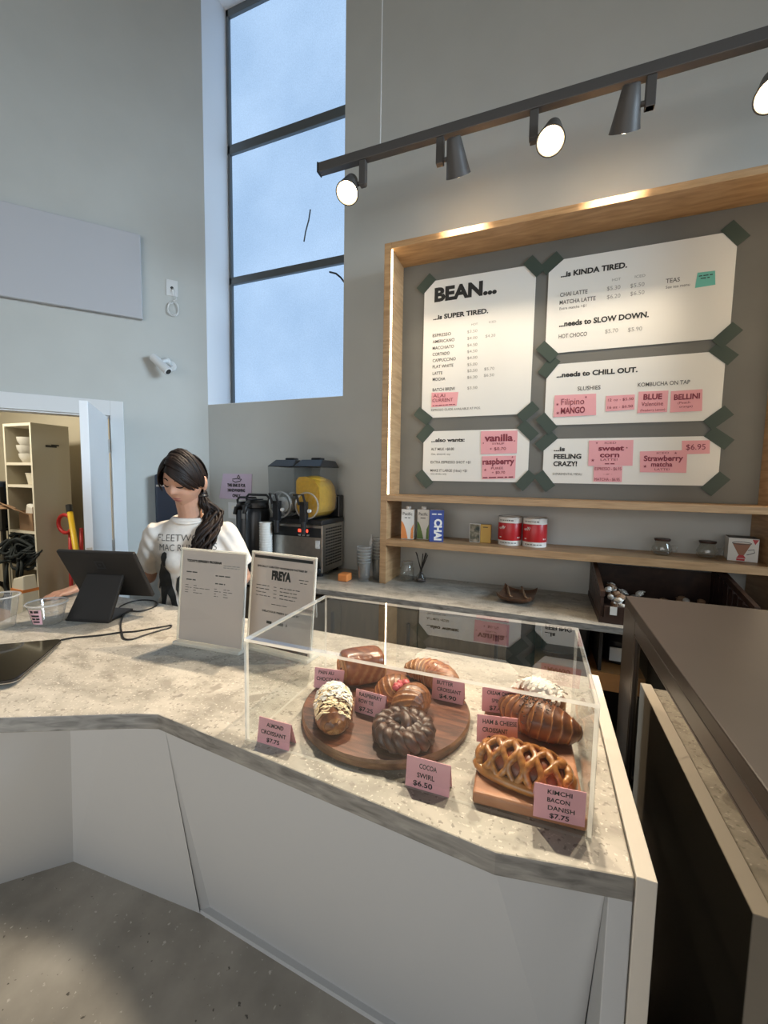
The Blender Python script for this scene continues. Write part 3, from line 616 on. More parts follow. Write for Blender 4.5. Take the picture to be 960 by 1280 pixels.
poster('white poster for the experimental menu, lowest beside the right oak board', [(681,548),(901,546),(898,606),(677,605)], {
  'ink': c4(('...is',110,1007,158,18,BB),('FEELING',110,1040,228,20,BB),('CRAZY!',108,1071,210,20,BB)), 'softink': c4(('EXPERIMENTAL MENU',106,1110,230,10,0))})
poster('small white poster of milk and syrup extras under the tall BEAN poster', [(530,541),(662,534),(660,603),(528,601)], {
  'ink': c3(('...also wants:',236,1010,403,18,BB)),
  'softink': c3(('ALT MILK +$0.80',235,1052,350,13,.010),('Oat, almond, soy',235,1075,332,9,0),('EXTRA ESPRESSO SHOT +$1',233,1117,433,13,.010),('MAKE IT LARGE (16oz) +$1',232,1158,415,13,.010),('12oz drinks only',232,1173,312,9,0))})
def note(label, quad, conv, lines, mname='pink', ink='redink', stars=()):
    """a handwritten paper note; lines = (text, u0, u1, v baseline, cap) as fractions of the note"""
    k, ox, oy = (4, 480, 300) if conv == 3 else (3.4286, 660, 270)
    p = [pl(ox+x/k, oy+y/k, .004) for x, y in quad]
    t = thing('paper_note', label, 'note', ((p[0].x+p[1].x)/2, PY, p[3].z), 'pink handwritten notes on the menu' if mname == 'pink' else None)
    d = V((0,.0015,0))
    ob('sheet', MB().add([p[3],p[2],p[1],p[0],p[3]+d,p[2]+d,p[1]+d,p[0]+d], [(0,1,2,3),(7,6,5,4),(0,4,5,1),(1,5,6,2),(2,6,7,3),(3,7,4,0)]), mname, t, recalc=True)
    mb = MB(); f = V((0,-.0012,0))
    def uv(u, v): return p[0].lerp(p[1],u).lerp(p[3].lerp(p[2],u), v) + f
    for s, u0, u1, v, cap, bold in lines:
        a, b = uv(u0,v), uv(u1,v); ux = (b-a).normalized(); put(mb, s, a, ux, V((-ux.z,0,ux.x)), (b-a).length, cap*(p[0].z-p[3].z), bold)
    for u, v, r in stars:
        c = uv(u, v); n = 10; pts = [c+V((math.sin(i*math.pi/5),0,math.cos(i*math.pi/5)))*(r if i % 2 == 0 else r*.35) for i in range(n)]
        mb.add(pts, [tuple(range(n))])
    if mb.v: ob('handwriting', mb, ink, t, recalc=False)
note('pink note reading ALAI CURRENT low on the tall BEAN poster', [(238,763),(372,760),(363,828),(237,836)], 3, [('ALAI',.06,.52,.34,.24,0),('CURRENT',.04,.84,.66,.24,0),('~~~',.05,.93,.93,.08,0)])
note('pink note reading vanilla syrup on the small extras poster', [(485,956),(668,953),(664,1066),(484,1071)], 3, [('vanilla',.10,.88,.44,.30,.03),('SYRUP',.32,.65,.60,.09,0),('+ $0.70',.25,.70,.84,.13,0)], stars=((.07,.52,.006),(.93,.45,.006)))
note('pink note reading raspberry puree below the vanilla note', [(490,1081),(660,1078),(655,1192),(490,1196)], 3, [('raspberry',.02,.96,.36,.26,.03),('PUREE',.28,.64,.58,.10,0),('+ $0.70',.30,.70,.78,.12,0),('~~~',.03,.96,.96,.08,0)], stars=((.9,.06,.007),(.1,.6,.010)))
note('pink note reading Filipino Mango under the word SLUSHIES', [(115,769),(292,761),(292,853),(109,862)], 4, [('Filipino',.17,.72,.46,.30,.0),('MANGO',.17,.74,.86,.28,.03)], stars=((.08,.42,.009),(.76,.14,.007),(.10,.82,.010)))
note('pink note with two slushie sizes and prices, 12 oz and 16 oz', [(335,771),(458,765),(456,829),(332,838)], 4, [('12 oz - $5.50',.07,.96,.36,.17,0),('16 oz - $6.50',.07,.94,.84,.17,0)])
note('pink note reading BLUE Valentine under KOMBUCHA ON TAP', [(475,753),(602,748),(596,840),(468,845)], 4, [('BLUE',.17,.80,.38,.26,.035),('Valentine',.12,.85,.68,.20,0),('(Raspberry Lemon)',.10,.92,.92,.10,0)])
note('pink note reading BELLINI beside the BLUE Valentine note', [(613,751),(748,742),(746,835),(609,842)], 4, [('BELLINI',.10,.92,.42,.26,.03),('(Peach',.23,.62,.62,.11,0),('orange)',.28,.70,.80,.10,0)])
note('pink note reading sweet corn latte on the experimental poster', [(262,962),(452,960),(448,1070),(258,1071)], 4, [('ICED',.36,.62,.14,.08,0),('sweet',.22,.80,.40,.20,.03),('corn',.26,.70,.66,.20,.03),('LATTE!',.28,.66,.80,.09,0),('~~~',.38,.60,.94,.06,0)], stars=((.18,.10,.007),(.86,.30,.006),(.10,.78,.011)))
note('narrow pink note of espresso and matcha prices under the sweet corn note', [(282,1072),(405,1072),(402,1140),(280,1138)], 4, [('ESPRESSO - $6.95',.04,.96,.26,.20,0),('- or -',.35,.65,.55,.10,0),('MATCHA - $6.95',.04,.92,.94,.20,0)])
note('pink note reading Strawberry matcha latte on the experimental poster', [(480,1009),(683,1003),(678,1101),(480,1098)], 4, [('ICED',.36,.62,.14,.09,0),('Strawberry',.08,.92,.46,.26,.03),('matcha',.24,.70,.72,.22,.03),('LATTE!',.32,.64,.90,.10,0)], stars=((.76,.12,.008),(.11,.72,.010)))
note('pink note reading $6.95 above the Strawberry matcha note', [(660,963),(780,961),(779,1018),(660,1021)], 4, [('$6.95',.14,.84,.68,.42,0)])
note('teal sticky note beside the word TEAS', [(727,243),(802,234),(803,294),(716,308)], 4, [('~~~',.10,.88,.28,.10,0),('~~~',.22,.70,.46,.10,0)], 'teal', 'ink')
# ------------------------------------------------------------------ track lighting
TY = 2.24
a = thing('lighting_track', 'long dark lighting track hanging in front of the wall above the menu', 'light track', (0, TY, 3.4))
ob('rail', MB().b(-1.315, 1.9, TY-.022, TY+.022, 3.379, 3.431), 'track', a, bevel=.003)
ob('end_cap', MB().b(-1.322, -1.315, TY-.024, TY+.024, 3.377, 3.433), 'black', a)
for x in (-.93, 1.5): ob('suspension_cable', MB().cyl((x,TY,3.431),(x,TY,RH),.0035,.0035,8), 'whitepl', a)
def spot(label, px, aim, lit, power, size, hl=.15, sd=1):
    c = at(*px, Y=TY)
    t = thing('track_spotlight', label, 'spotlight', (c.x, TY, 3.378), 'spotlights on the track')
    sx = c.x + sd*.085
    ob('adapter', MB().b(sx-.02, sx+.02, TY-.017, TY+.017, 3.25, 3.3785), 'track', t, bevel=.003)
    ob('yoke_arm', MB().cyl((sx, TY, c.z), (c.x+sd*.045, TY, c.z), .011, .011, 12).b(sx-.015, sx+.015, TY-.014, TY+.014, c.z-.02, 3.25), 'track', t)
    d = (V(aim)-c).normalized(); R = d.to_track_quat('Z', 'Y').to_matrix()
    c0 = c - d*hl*.5
    prof = [(.001,0),(.030,0),(.036,.006),(.048,hl*.45),(.062,hl*.9),(.066,hl),(.060,hl),(.056,hl-.016),(.001,hl-.018)]
    ob('lamp_head', MB().lathe(prof, c0, 32, R), 'track', t, smooth=True, auto=35)
    f = c0 + d*(hl-.012)
    ob('bulb', MB().lathe([(.001,0),(.054,0),(.056,.004),(.044,.014),(.001,.019)], f, 28, R), 'bulb', t, smooth=True)
    if power:
        l = bpy.data.lights.new('spot_beam', 'SPOT'); l.energy = power; l.color = (1.0, .82, .61); l.spot_size = math.radians(size); l.spot_blend = .65; l.shadow_soft_size = .030
        o = bpy.data.objects.new('spot_beam', l); COL.objects.link(o); o.location = f + d*.045; o.rotation_euler = d.to_track_quat('-Z', 'Y').to_euler()
    return t
spot('lit spotlight at the window end of the track, shining towards the camera', (437,233), (-.95,.75,.96), True, 230, 80)
spot('dark spotlight second from the window end, turned down at the menu', (570,196), (-.47,2.66,2.80), False, 38, 74, .16, -1)
spot('brightest lit spotlight midway along the track, glaring at the camera', (690,167), (-.20,.75,.96), True, 190, 80, sd=-1)
spot('dark spotlight turned at the menu, between the glaring lamp and the picture edge', (785,135), (.26,2.66,2.80), False, 38, 74, .16)
spot('spotlight half cut off by the picture edge at the far end of the track', (966,108), (.45,.7,.96), True, 120, 80)

# ------------------------------------------------------------------ things on the back counter and wall
BT = .901
q = at(304, 608, Y=2.728)
a = thing('wall_sign', 'lilac paper sign about the handwashing sink taped above the brewers', 'sign', (q.x,2.728,1.5))
c = [at(x, y, Y=2.726) for x, y in ((279,592),(315,592.5),(314,625),(274,623))]
ob('sheet', MB().add([p+V((0,-.001,0)) for p in c]+[p+V((0,.002,0)) for p in c], [(3,2,1,0),(4,5,6,7),(0,1,5,4),(1,2,6,5),(2,3,7,6),(3,0,4,7)]), 'lilac', a)
mb = MB(); xm = (c[0].x+c[1].x)/2
for s, z, wd in (('THIS SINK IS FOR',1.497,.19),('HANDWASHING',1.455,.18),('ONLY',1.41,.085)): put(mb, s, V((xm-.01,2.7225,z)), EX, EZ, wd, .026, .04, align='c')
mb.tube([V((xm-.05,2.7225,1.548)),V((xm-.02,2.7225,1.535)),V((xm+.03,2.7225,1.545)),V((xm+.045,2.7225,1.56)),V((xm,2.7225,1.565)),V((xm-.05,2.7225,1.56))], .003, 6)
mb.tube([V((xm+.0,2.7225,1.572)),V((xm+.015,2.7225,1.595)),V((xm+.03,2.7225,1.575)),V((xm+.015,2.7225,1.568))], .003, 6)
ob('lettering', mb, 'ink', a, recalc=False)
q = at(293,637,Y=2.728)
a = thing('power_outlet', 'white double power outlet with a paper tag beneath the lilac sign', 'outlet', (q.x,2.728,q.z))
ob('cover_plate', MB().b(q.x-.06,q.x+.06,2.720,2.729,q.z-.075,q.z+.06), 'whitepl', a, bevel=.003)
for dz in (-.035,.02): ob('socket', MB().b(q.x-.02,q.x+.02,2.718,2.720,q.z+dz-.014,q.z+dz+.014), 'ceramic', a)
# wall dispenser behind her head
q0 = atw(193, 594, .10); q1 = atw(193, 645, .10)
sA = (V((CX,CY,0))-V((q0.x,q0.y,0))).dot(DV)
a = thing('towel_dispenser', 'dark navy paper towel dispenser on the wall behind the woman', 'dispenser', wl(sA-.16, .0, 1.4))
p = MB(); wbox(p, sA-.30, sA, .001, .12, q1.z-.06, q0.z+.01); ob('dispenser_body', p, 'navy', a, bevel=.02, seg=3)
p = MB(); wbox(p, sA-.29, sA-.01, .12, .124, q0.z-.09, q0.z-.075); ob('chrome_band', p, 'steel', a)
# slush machine
a = thing('slush_machine', 'two tank slush machine with mango slush in one tank, on the back counter', 'slush machine', (-1.59,2.55,BT))
mx0, mx1, my0, my1 = -1.80, -1.375, 2.395, 2.70
bh = ob('housing', MB().b(mx0,mx1,my0,my1,.93,1.262), 'steel', a, bevel=.006)
ob('upper_tray', MB().b(mx0-.004,mx1+.004,my0-.01,my1+.01,1.262,1.298).b(mx0+.02,mx1-.002,my1-.06,my1+.008,1.298,1.46), 'blackpl', a, bevel=.008)
for x in (mx0+.04, mx1-.04):
    for y in (my0+.04, my1-.04): ob('foot', MB().cyl((x,y,BT),(x,y,.93),.02,.024,16), 'black', a)
v = MB()
for i in range(7):
    for j in range(13): v.b(mx1-.001,mx1+.0025, my0+.045+i*.034, my0+.069+i*.034, .975+j*.021, .984+j*.021)
ob('vent_slots', v, 'black', bh)
cp = ob('control_panel', MB().b(mx0+.03,mx1-.012,my0-.004,my0,1.175,1.24), 'blackpl', bh)
dig = MB(); put(dig, '88', V((mx0+.235,my0-.006,1.207)), EX, EZ, .03, .022, .03); put(dig, '88', V((mx0+.285,my0-.006,1.207)), EX, EZ, .03, .022, .03)
M['reddigits'] = glow('red digits', (1,.06,.03), 3.0)
ob('display_digits', dig, 'reddigits', bh, recalc=False)
bt = MB(); [bt.b(mx0+.236+k*.034,mx0+.254+k*.034,my0-.007,my0-.004,1.182,1.192) for k in range(3)]; ob('button_row', bt, 'greyink', bh)
ob('sticker', MB().b(mx1-.055,mx1-.022,my0-.002,my0,1.10,1.155), 'whitepl', bh)
ob('drip_tray', MB().b(mx0+.255,mx1-.01,my0-.10,my0,.932,.965).b(mx0+.27,mx1-.025,my0-.095,my0-.01,.965,1.01), 'blackpl', a, bevel=.008)
TW = .198
def uprof(cx, z0, r, top, wtop, n=14):
    pts = [(cx+r*math.cos(math.pi+math.pi*k/n), z0+r+r*math.sin(math.pi+math.pi*k/n)) for k in range(n+1)]
    return pts + [(cx+wtop, top), (cx-wtop, top)]
for i, (tx, full) in enumerate(((-1.693, False), (-1.478, True))):
    ty0, ty1 = my0-.03, my1-.09
    tk = ob('tank', MB().prismY(uprof(tx,1.30,.095,1.655,.103), ty0, ty1), 'tank', a, bevel=.01, smooth=True, auto=35)
    if full:
        ob('mango_slush', MB().prismY([(x_, z_) for x_, z_ in uprof(tx,1.306,.089,1.50,.092)[:-2]]+[(tx+.092,1.46),(tx+.082,1.52),(tx+.05,1.565),(tx-.02,1.59),(tx-.07,1.585),(tx-.092,1.56)], ty0+.008, ty1-.008), 'slush', tk, smooth=True, bevel=.02, auto=40)
        ob('slush_mound', MB().ell((tx-.015,(ty0+ty1)/2,1.565),(.07,.115,.032)), 'slush', tk, smooth=True)
    ob('evaporator_drum', MB().cyl((tx,ty0+.02,1.39),(tx,ty1,1.39),.055,.055,28), 'whitepl', tk, smooth=True, auto=40)
    if not full:
        sp = [V((tx+.082*math.cos(t), ty0+.02+.22*t/(4*math.pi), 1.39+.082*math.sin(t))) for t in [4*math.pi*k/48 for k in range(49)]]
        ob('auger', MB().tube(sp, .008, 6, flat=.4), 'whitepl', tk, smooth=True)
    ob('front_ring', MB().tube([V((tx+.088*math.cos(t), ty0-.004, 1.393+.088*math.sin(t))) for t in [2*math.pi*k/32 for k in range(33)]], .006, 8), 'cuprim', tk, smooth=True)
    ob('tank_lid', MB().hexa([(tx-.108,ty0-.012,1.655),(tx+.108,ty0-.012,1.655),(tx+.108,ty1+.02,1.655),(tx-.108,ty1+.02,1.655),(tx-.085,ty0+.06,1.705),(tx+.085,ty0+.06,1.705),(tx+.085,ty1-.0,1.705),(tx-.085,ty1-.0,1.705)]).b(tx-.04,tx+.04,ty0+.11,ty0+.17,1.705,1.722), 'blackpl', a, bevel=.008)
    tp = MB(); tp.b(tx-.032,tx+.012,ty0-.045,ty0-.004,1.285,1.42).cyl((tx-.01,ty0-.028,1.20),(tx-.01,ty0-.028,1.29),.017,.019,16); tp.tube([V((tx-.035,ty0-.045,1.40)),V((tx-.035,ty0-.075,1.47)),V((tx+.015,ty0-.075,1.47)),V((tx+.015,ty0-.045,1.40))],.009,8)
    tpo = ob('dispensing_tap', tp, 'blackpl', a, bevel=.004)
    ob('tap_button', MB().cyl((tx+.03,ty0-.03,1.36),(tx+.03,ty0-.012,1.36),.012,.012,14), 'whitepl', tpo)
# brewers
def airpot(x, y, r, h, label):
    t = thing('coffee_airpot', label, 'airpot', (x,y,BT), None)
    ob('pot_body', MB().lathe([(r*.96,0),(r,.012),(r,h*.80),(r*.9,h*.85),(r*.86,h*.86)], (x,y,BT), 36), 'blackpl', t, smooth=True, auto=40)
    ob('lid', MB().lathe([(r*.9,h*.861),(r*.98,h*.87),(r*.98,h*.93),(r*.8,h*.965),(r*.3,h*.97)], (x,y,BT), 36), 'black', t, smooth=True, auto=40)
    ob('lever', MB().b(x-.02,x+.02,y-r*1.05,y+r*.5,BT+h*.97,BT+h*.985), 'blackpl', t, bevel=.004)
    ob('spout', MB().tube([V((x,y-r*.8,BT+h*.9)),V((x,y-r*1.5,BT+h*.89)),V((x,y-r*1.65,BT+h*.80))], .016, 10), 'black', t, smooth=True)
    ob('carry_handle', MB().tube([V((x-r*1.0,y,BT+h*.86)),V((x-r*1.15,y,BT+h*1.0)),V((x-r*.9,y,BT+h*1.04)),V((x+r*.9,y,BT+h*1.04)),V((x+r*1.15,y,BT+h*1.0)),V((x+r*1.0,y,BT+h*.86))], .009, 8), 'black', t, smooth=True)
    return t
t = airpot(-1.93, 2.42, .088, .53, 'black coffee airpot beside the slush machine, in front of its twin')
ob('grey_label', MB().b(-2.0,-1.97,2.330,2.338,1.28,1.34), 'steel', t)
airpot(-2.13, 2.55, .085, .50, 'black coffee airpot behind its twin, nearer the wall corner')
# stack of paper cups
px_ = at(332.5, 700, Y=2.335)
cupm = MB().lathe([(.030,0),(.043,.105),(.046,.106),(.046,.111),(.041,.111),(.029,.004)], (0,0,0), 24)
pc = thing('paper_cup', 'white paper cup at the bottom of the stack beside the slush machine', 'cup', (px_.x,2.335,BT), 'white paper cups beside the slush machine')
cm = MB(); cm.v = [p+V((px_.x,2.335,BT)) for p in cupm.v]; cm.f = cupm.f; cm.a = cupm.a
cu = ob('cup_body', cm, 'cartonw', pc, smooth=True, auto=40)
ncup = 15
for k in range(1, ncup): dup(pc, (0,0,.0182*k), 'white paper cup on the top of the stack beside the slush machine' if k == ncup-1 else 'white paper cup nested inside the stack beside the slush machine')
# stacks of clear cups by the oak unit
def clearstack(x, y, n, step, r, h, where, grp):
    m_ = MB().lathe([(r*.72,0),(r*.97,h-.004),(r,h),(r*.96,h),(r*.70,.004)], (x,y,BT), 20)
    t = thing('plastic_cup', 'clear cup at the bottom of '+where, 'cup', (x,y,BT), grp); ob('cup_body', m_, 'cup', t, smooth=True, auto=40)
    ob('rim', MB().tube([V((x+r*math.cos(q), y+r*math.sin(q), BT+h)) for q in [2*math.pi*k/20 for k in range(21)]], .0025, 6), 'cuprim', t, smooth=True)
    for k in range(1, n): dup(t, (0,0,step*k), ('clear cup on top of ' if k == n-1 else 'clear cup nested within ')+where)
clearstack(-1.085, 2.44, 6, .02, .048, .13, 'the short cup stack between slush machine and oak board', 'short stack of clear cups')
clearstack(-1.015, 2.52, 7, .022, .045, .15, 'the tall cup stack against the oak board', 'tall stack of clear cups')
clearstack(-1.145, 2.56, 4, .02, .045, .13, 'the low cup stack behind the short one', 'low stack of clear cups')
o = ob('bottle_tip', MB().lathe([(.017,0),(.017,.10),(.006,.13),(.006,.15)], (-1.10,2.60,BT+.14), 16), 'whitepl', smooth=True, auto=40); tag(o, 'white nozzle bottle poking up behind the short clear cup stack', 'bottle'); o.location.z = 0
for v_ in o.data.vertices:
    if v_.co.z < BT+.1401: v_.co.z = BT
o = ob('packet', MB().b(-1.24,-1.17,2.36,2.44,BT,BT+.05), 'orange', bevel=.008); tag(o, 'small orange packet on the back counter beside the slush machine', 'packet')
# upper shelf: cartons, packs, tins, glass servers, dripper box
SH = 1.1945
def carton(x0, x1, y0, y1, z1, yaw, label, body, name):
    cx, cy = (x0+x1)/2, (y0+y1)/2; R = rot('Z', yaw); w, d_, h = x1-x0, y1-y0, z1-SH
    t = thing(name, label, 'carton', (cx,cy,SH))
    ob('carton_body', MB().box((cx,cy,SH+h/2), (w,d_,h), R), body, t, bevel=.002)
    return t, lambda u, v, e=.0012: V((cx,cy,SH)) + R @ V((u*w/2, -d_/2-e, v*h)), R @ EX, lambda u, v, e=.0012: V((cx,cy,SH)) + R @ V((w/2+e, u*d_/2, v*h)), R @ EY
EY = V((0,1,0))
def drink(x0, x1, y0, y1, label, cm_, yaw):
    t, P_, ux, Ps, us = carton(x0, x1, y0, y1, 1.390, yaw, label, 'cartonw', 'milk_carton')
    ob('screw_cap', MB().cyl((.5*(x0+x1),(y0+y1)/2-.012,1.390),(.5*(x0+x1),(y0+y1)/2-.012,1.407),.017,.017,20), 'cartonw', t)
    n = 12; lo = [P_(-.98+1.06*k/n, .60-.56*max(0,(k/n)**1.8) if k < n else .03) for k in range(n+1)]
    ob('coloured_wave', MB().add(lo+[P_(.1,.02),P_(-.98,.02)], [tuple(range(n+3))]).add([P_(.98,.52),P_(.62,.35),P_(.55,.1),P_(.55,.02),P_(.98,.02)], [(0,1,2,3,4)]), cm_, t, recalc=False)
    lm = MB(); put(lm, 'Pacific', P_(-.75,.80), ux, EZ, (x1-x0)*.75, .020, .01); put(lm, '~~', P_(-.45,.70), ux, EZ, (x1-x0)*.45, .009, .0)
    ob('lettering', lm, 'softink', t, recalc=False)
drink(-.850, -.767, 2.495, 2.58, 'white drink carton with an orange wave, first on the oak shelf', 'orange', 4)
drink(-.752, -.675, 2.530, 2.61, 'white drink carton with a green wave behind the blue one', 'green', 4)
t, P_, ux, Ps, us = carton(-.662, -.574, 2.478, 2.56, 1.394, 14, 'blue carton with large white letters CHAI running down it', 'cartonw', 'chai_carton')
ob('blue_face', MB().add([P_(-1,0,.0006),P_(1,0,.0006),P_(1,.995,.0006),P_(-1,.995,.0006)], [(0,1,2,3)]), 'blue', t, recalc=False)
lm = MB(); put(lm, 'CHAI', P_(-.28,.72), V((0,0,-1)), ux, .135, .045, .05); put(lm, '~~', P_(-.7,.85), ux, EZ, .06, .012, .01)
lm.v and ob('lettering', lm, 'cartonw', t, recalc=False)
lm = MB()
for k in range(7): lm.add([Ps(-.8,.12+k*.11),Ps(.8,.12+k*.11),Ps(.8,.15+k*.11),Ps(-.8,.15+k*.11)], [(0,1,2,3)])
ob('side_print', lm, 'greyink', t, recalc=False)
a = thing('photo_card', 'small card with a dark photo, propped beside an orange-yellow pack', 'card', (-.385,2.6,SH))
ob('card_sheet', MB().b(-.418,-.352,2.575,2.583,SH,1.311), 'cartonw', a); ob('photo', MB().b(-.415,-.355,2.573,2.575,SH+.003,1.308), ramp_mat('card photo', [(.35,(.03,.04,.03)),(.5,(.16,.14,.09)),(.65,(.42,.35,.26))], .6, 30), a)
a = thing('yellow_pack', 'orange-yellow paper pack standing next to the coffee tins', 'packet', (-.318,2.6,SH))
ob('pack_body', MB().b(-.351,-.286,2.572,2.60,SH,1.309), mat('ochre paper', (.56,.33,.07), .6), a, bevel=.002)
lm = MB(); put(lm, '~~', V((-.335,2.5712,1.29)), EX, EZ, .03, .008, .01); ob('lettering', lm, 'ink', a, recalc=False)
for cx, cy, lb in ((-.176,2.60,'red and white coffee tin, the one beside the yellow pack'), (-.032,2.594,'red and white coffee tin, the one further from the yellow pack')):
    a = thing('coffee_tin', lb, 'tin', (cx,cy,SH), 'red coffee tins'); r = .0685
    ob('tin_body', MB().lathe([(r,0),(r,.171),(r-.004,.172),(r-.006,.166),(.001,.166)], (cx,cy,SH), 40), 'cartonw', a, smooth=True, auto=40)
    ob('red_band', MB().lathe([(r+.0008,.030),(r+.0012,.031),(r+.0012,.134),(r+.0008,.135)], (cx,cy,SH), 40), 'redtin', a, smooth=True, auto=60)
    ob('rim', MB().tube([V((cx+r*math.cos(q),cy+r*math.sin(q),SH+.171)) for q in [2*math.pi*k/40 for k in range(41)]], .0028, 6), 'steel', a, smooth=True)
    wm = MB()
    def cyp(q, z): return V((cx+(r+.002)*math.sin(q), cy-(r+.002)*math.cos(q), SH+z))
    def wrap(q0, z, wd, cap, sd):
        r_ = random.Random(sd); q = q0
        while q < q0+wd/r-.05:
            l = min(q0+wd/r-q, r_.uniform(.08,.22)); wm.add([cyp(q,z),cyp(q+l/2,z),cyp(q+l,z),cyp(q+l,z+cap),cyp(q+l/2,z+cap),cyp(q,z+cap)], [(0,1,4,5),(1,2,3,4)]); q += l+.06
    wm.tube([cyp(-.95+.055*k, .100+.008*math.sin(k*1.9)+.0008*k) for k in range(12)], .0016, 5); wm.tube([cyp(-.6+.02*k, .112+.006*math.sin(k*1.3)) for k in range(8)], .0016, 5)
    wrap(-.9, .045, .02, .006, 2); wrap(.75, .045, .02, .008, 3); ob('white_script', wm, 'cartonw', a, recalc=False)
    wm = MB(); wrap(-.9, .148, .09, .006, 4); wrap(-.8, .013, .10, .005, 5); ob('fine_print', wm, 'softink', a, recalc=False)
for cx, cy, lb in ((.622,2.60,'glass coffee server with a dark lid, by itself on the oak shelf'), (.828,2.61,'glass coffee server with a dark lid, next to the dripper box')):
    a = thing('glass_server', lb, 'glass jar', (cx,cy,SH), 'glass servers on the shelf')
    ob('glass_body', MB().lathe([(.034,0),(.046,.008),(.048,.035),(.036,.062),(.034,.078),(.032,.078),(.034,.062),(.045,.034),(.03,.006)], (cx,cy,SH), 28), 'glass', a, smooth=True)
    ob('lid', MB().lathe([(.037,.078),(.038,.081),(.038,.089),(.012,.092)], (cx,cy,SH), 28), 'choc', a, smooth=True, auto=40)
    ob('handle', MB().tube([V((cx+.044,cy,SH+.05)),V((cx+.068,cy,SH+.052)),V((cx+.066,cy,SH+.02)),V((cx+.046,cy,SH+.018))], .005, 8), 'glass', a, smooth=True)
R = rot('Z', -12); cx, cy = .972, 2.615; w, d_, h = .118, .12, .118
a = thing('dripper_box', 'white coffee dripper box with a red glass cone pictured on it', 'box', (cx,cy,SH))
F = lambda u, v, e=.001: V((cx,cy,SH)) + R @ V((u*w/2, -d_/2-e, v*h))
ob('box_body', MB().box((cx,cy,SH+h/2), (w,d_,h), R), 'cartonw', a, bevel=.0015); ob('box_top', MB().box((cx,cy,SH+h+.0008), (w,d_,.0015), R), 'softink', a)
ob('pictured_cone', MB().add([F(-.75,.78),F(.5,.78),F(.08,.28),F(-.28,.28)], [(0,1,2,3)]), mat('picture brown', (.33,.15,.08), .5), a, recalc=False)
ob('pictured_rim', MB().tube([F(-.12+.63*math.cos(q), .79+.055*math.sin(q), .002) for q in [2*math.pi*k/20 for k in range(21)]], .0015, 5), 'softink', a)
ob('pictured_base', MB().add([F(-.42,.14),F(.22,.14),F(.05,.28),F(-.25,.28)], [(0,1,2,3)]).add([F(-.4,.03),F(.15,.03),F(.15,.12),F(-.4,.12)], [(0,1,2,3)]).add([F(.55,.97),F(.97,.97),F(.75,.75)], [(0,2,1)]), 'redtin', a, recalc=False)
ob('pictured_handle', MB().tube([F(.3,.5,.002),F(.7,.55,.002),F(.75,.42,.002),F(.5,.35,.002),F(.25,.3,.002)], .0015, 5), 'softink', a)
# below the shelf
a = thing('glass_jar', 'small empty open glass jar on the back counter inside the oak unit', 'jar', (-.826,2.575,BT))
ob('jar_body', MB().lathe([(.038,0),(.047,.008),(.048,.085),(.038,.105),(.039,.130),(.036,.130),(.035,.106),(.045,.085),(.044,.012),(.02,.008)], (-.826,2.575,BT), 28), 'glass', a, smooth=True)
ob('rim', MB().tube([V((-.826+.038*math.cos(q),2.575+.038*math.sin(q),BT+.129)) for q in [2*math.pi*k/24 for k in range(25)]], .003, 6), 'cuprim', a, smooth=True)
a = thing('reed_diffuser', 'reed diffuser with crossed black sticks beside the empty jar', 'diffuser', (-.733,2.59,BT))
ob('glass_bottle', MB().lathe([(.036,0),(.039,.006),(.036,.03),(.012,.06),(.011,.078),(.009,.078),(.01,.06),(.032,.03),(.03,.006)], (-.733,2.59,BT), 24), 'glass', a, smooth=True)
ob('dark_oil', MB().lathe([(.030,.004),(.034,.008),(.03,.022),(.001,.022)], (-.733,2.59,BT), 24), 'choc', a, smooth=True)
for dx0, dx1, h_ in ((.03,-.042,.196),(.02,-.036,.19),(-.028,.038,.195),(-.02,.030,.198),(-.03,.045,.185),(-.005,.010,.19)):
    ob('reed', MB().tube([V((-.733+dx0*.8,2.59,BT+.008)), V((-.733+dx1,2.59+dx0*.3,BT+h_))], .0034, 6), 'black', a)
a = thing('wooden_tray', 'small square walnut tray with upturned corners alone on the back counter', 'tray', (-.11,2.42,BT))
tr = MB(); n = 12; top = []; bot = []
for i in range(n+1):
    for j in range(n+1):
        u, v = i/n*2-1, j/n*2-1; q = rot('Z', -8) @ V((u*.095, v*.115, 0)); z = .012+.030*(abs(u)**4+abs(v)**4)*.5+.012*(abs(u*v)**3); top.append(V((-.11,2.42,BT))+q+V((0,0,z+.006))); bot.append(V((-.11,2.42,BT))+q*.93+V((0,0,max(0,z-.012))))
N = n+1; fs = [(i*N+j,(i+1)*N+j,(i+1)*N+j+1,i*N+j+1) for i in range(n) for j in range(n)]; K = N*N
fs2 = [tuple(K+k for k in reversed(f)) for f in fs]; ring = [i*N for i in range(n)]+[n*N+j for j in range(n)]+[i*N+n for i in range(n,0,-1)]+[j for j in range(n,0,-1)]
ob('tray_body', MB().add(top+bot, fs+fs2+[(ring[k],ring[(k+1)%len(ring)],K+ring[(k+1)%len(ring)],K+ring[k]) for k in range(len(ring))]), 'traywood', a, smooth=True, auto=50)
for sx in (-.045,.04): ob('strap', MB().tube([V((-.11+sx-.02,2.54,BT+.05)),V((-.11+sx-.005,2.47,BT+.030)),V((-.11+sx+.01,2.38,BT+.028)),V((-.11+sx+.02,2.31,BT+.046))], .006, 8, flat=.4), 'card', a, smooth=True)
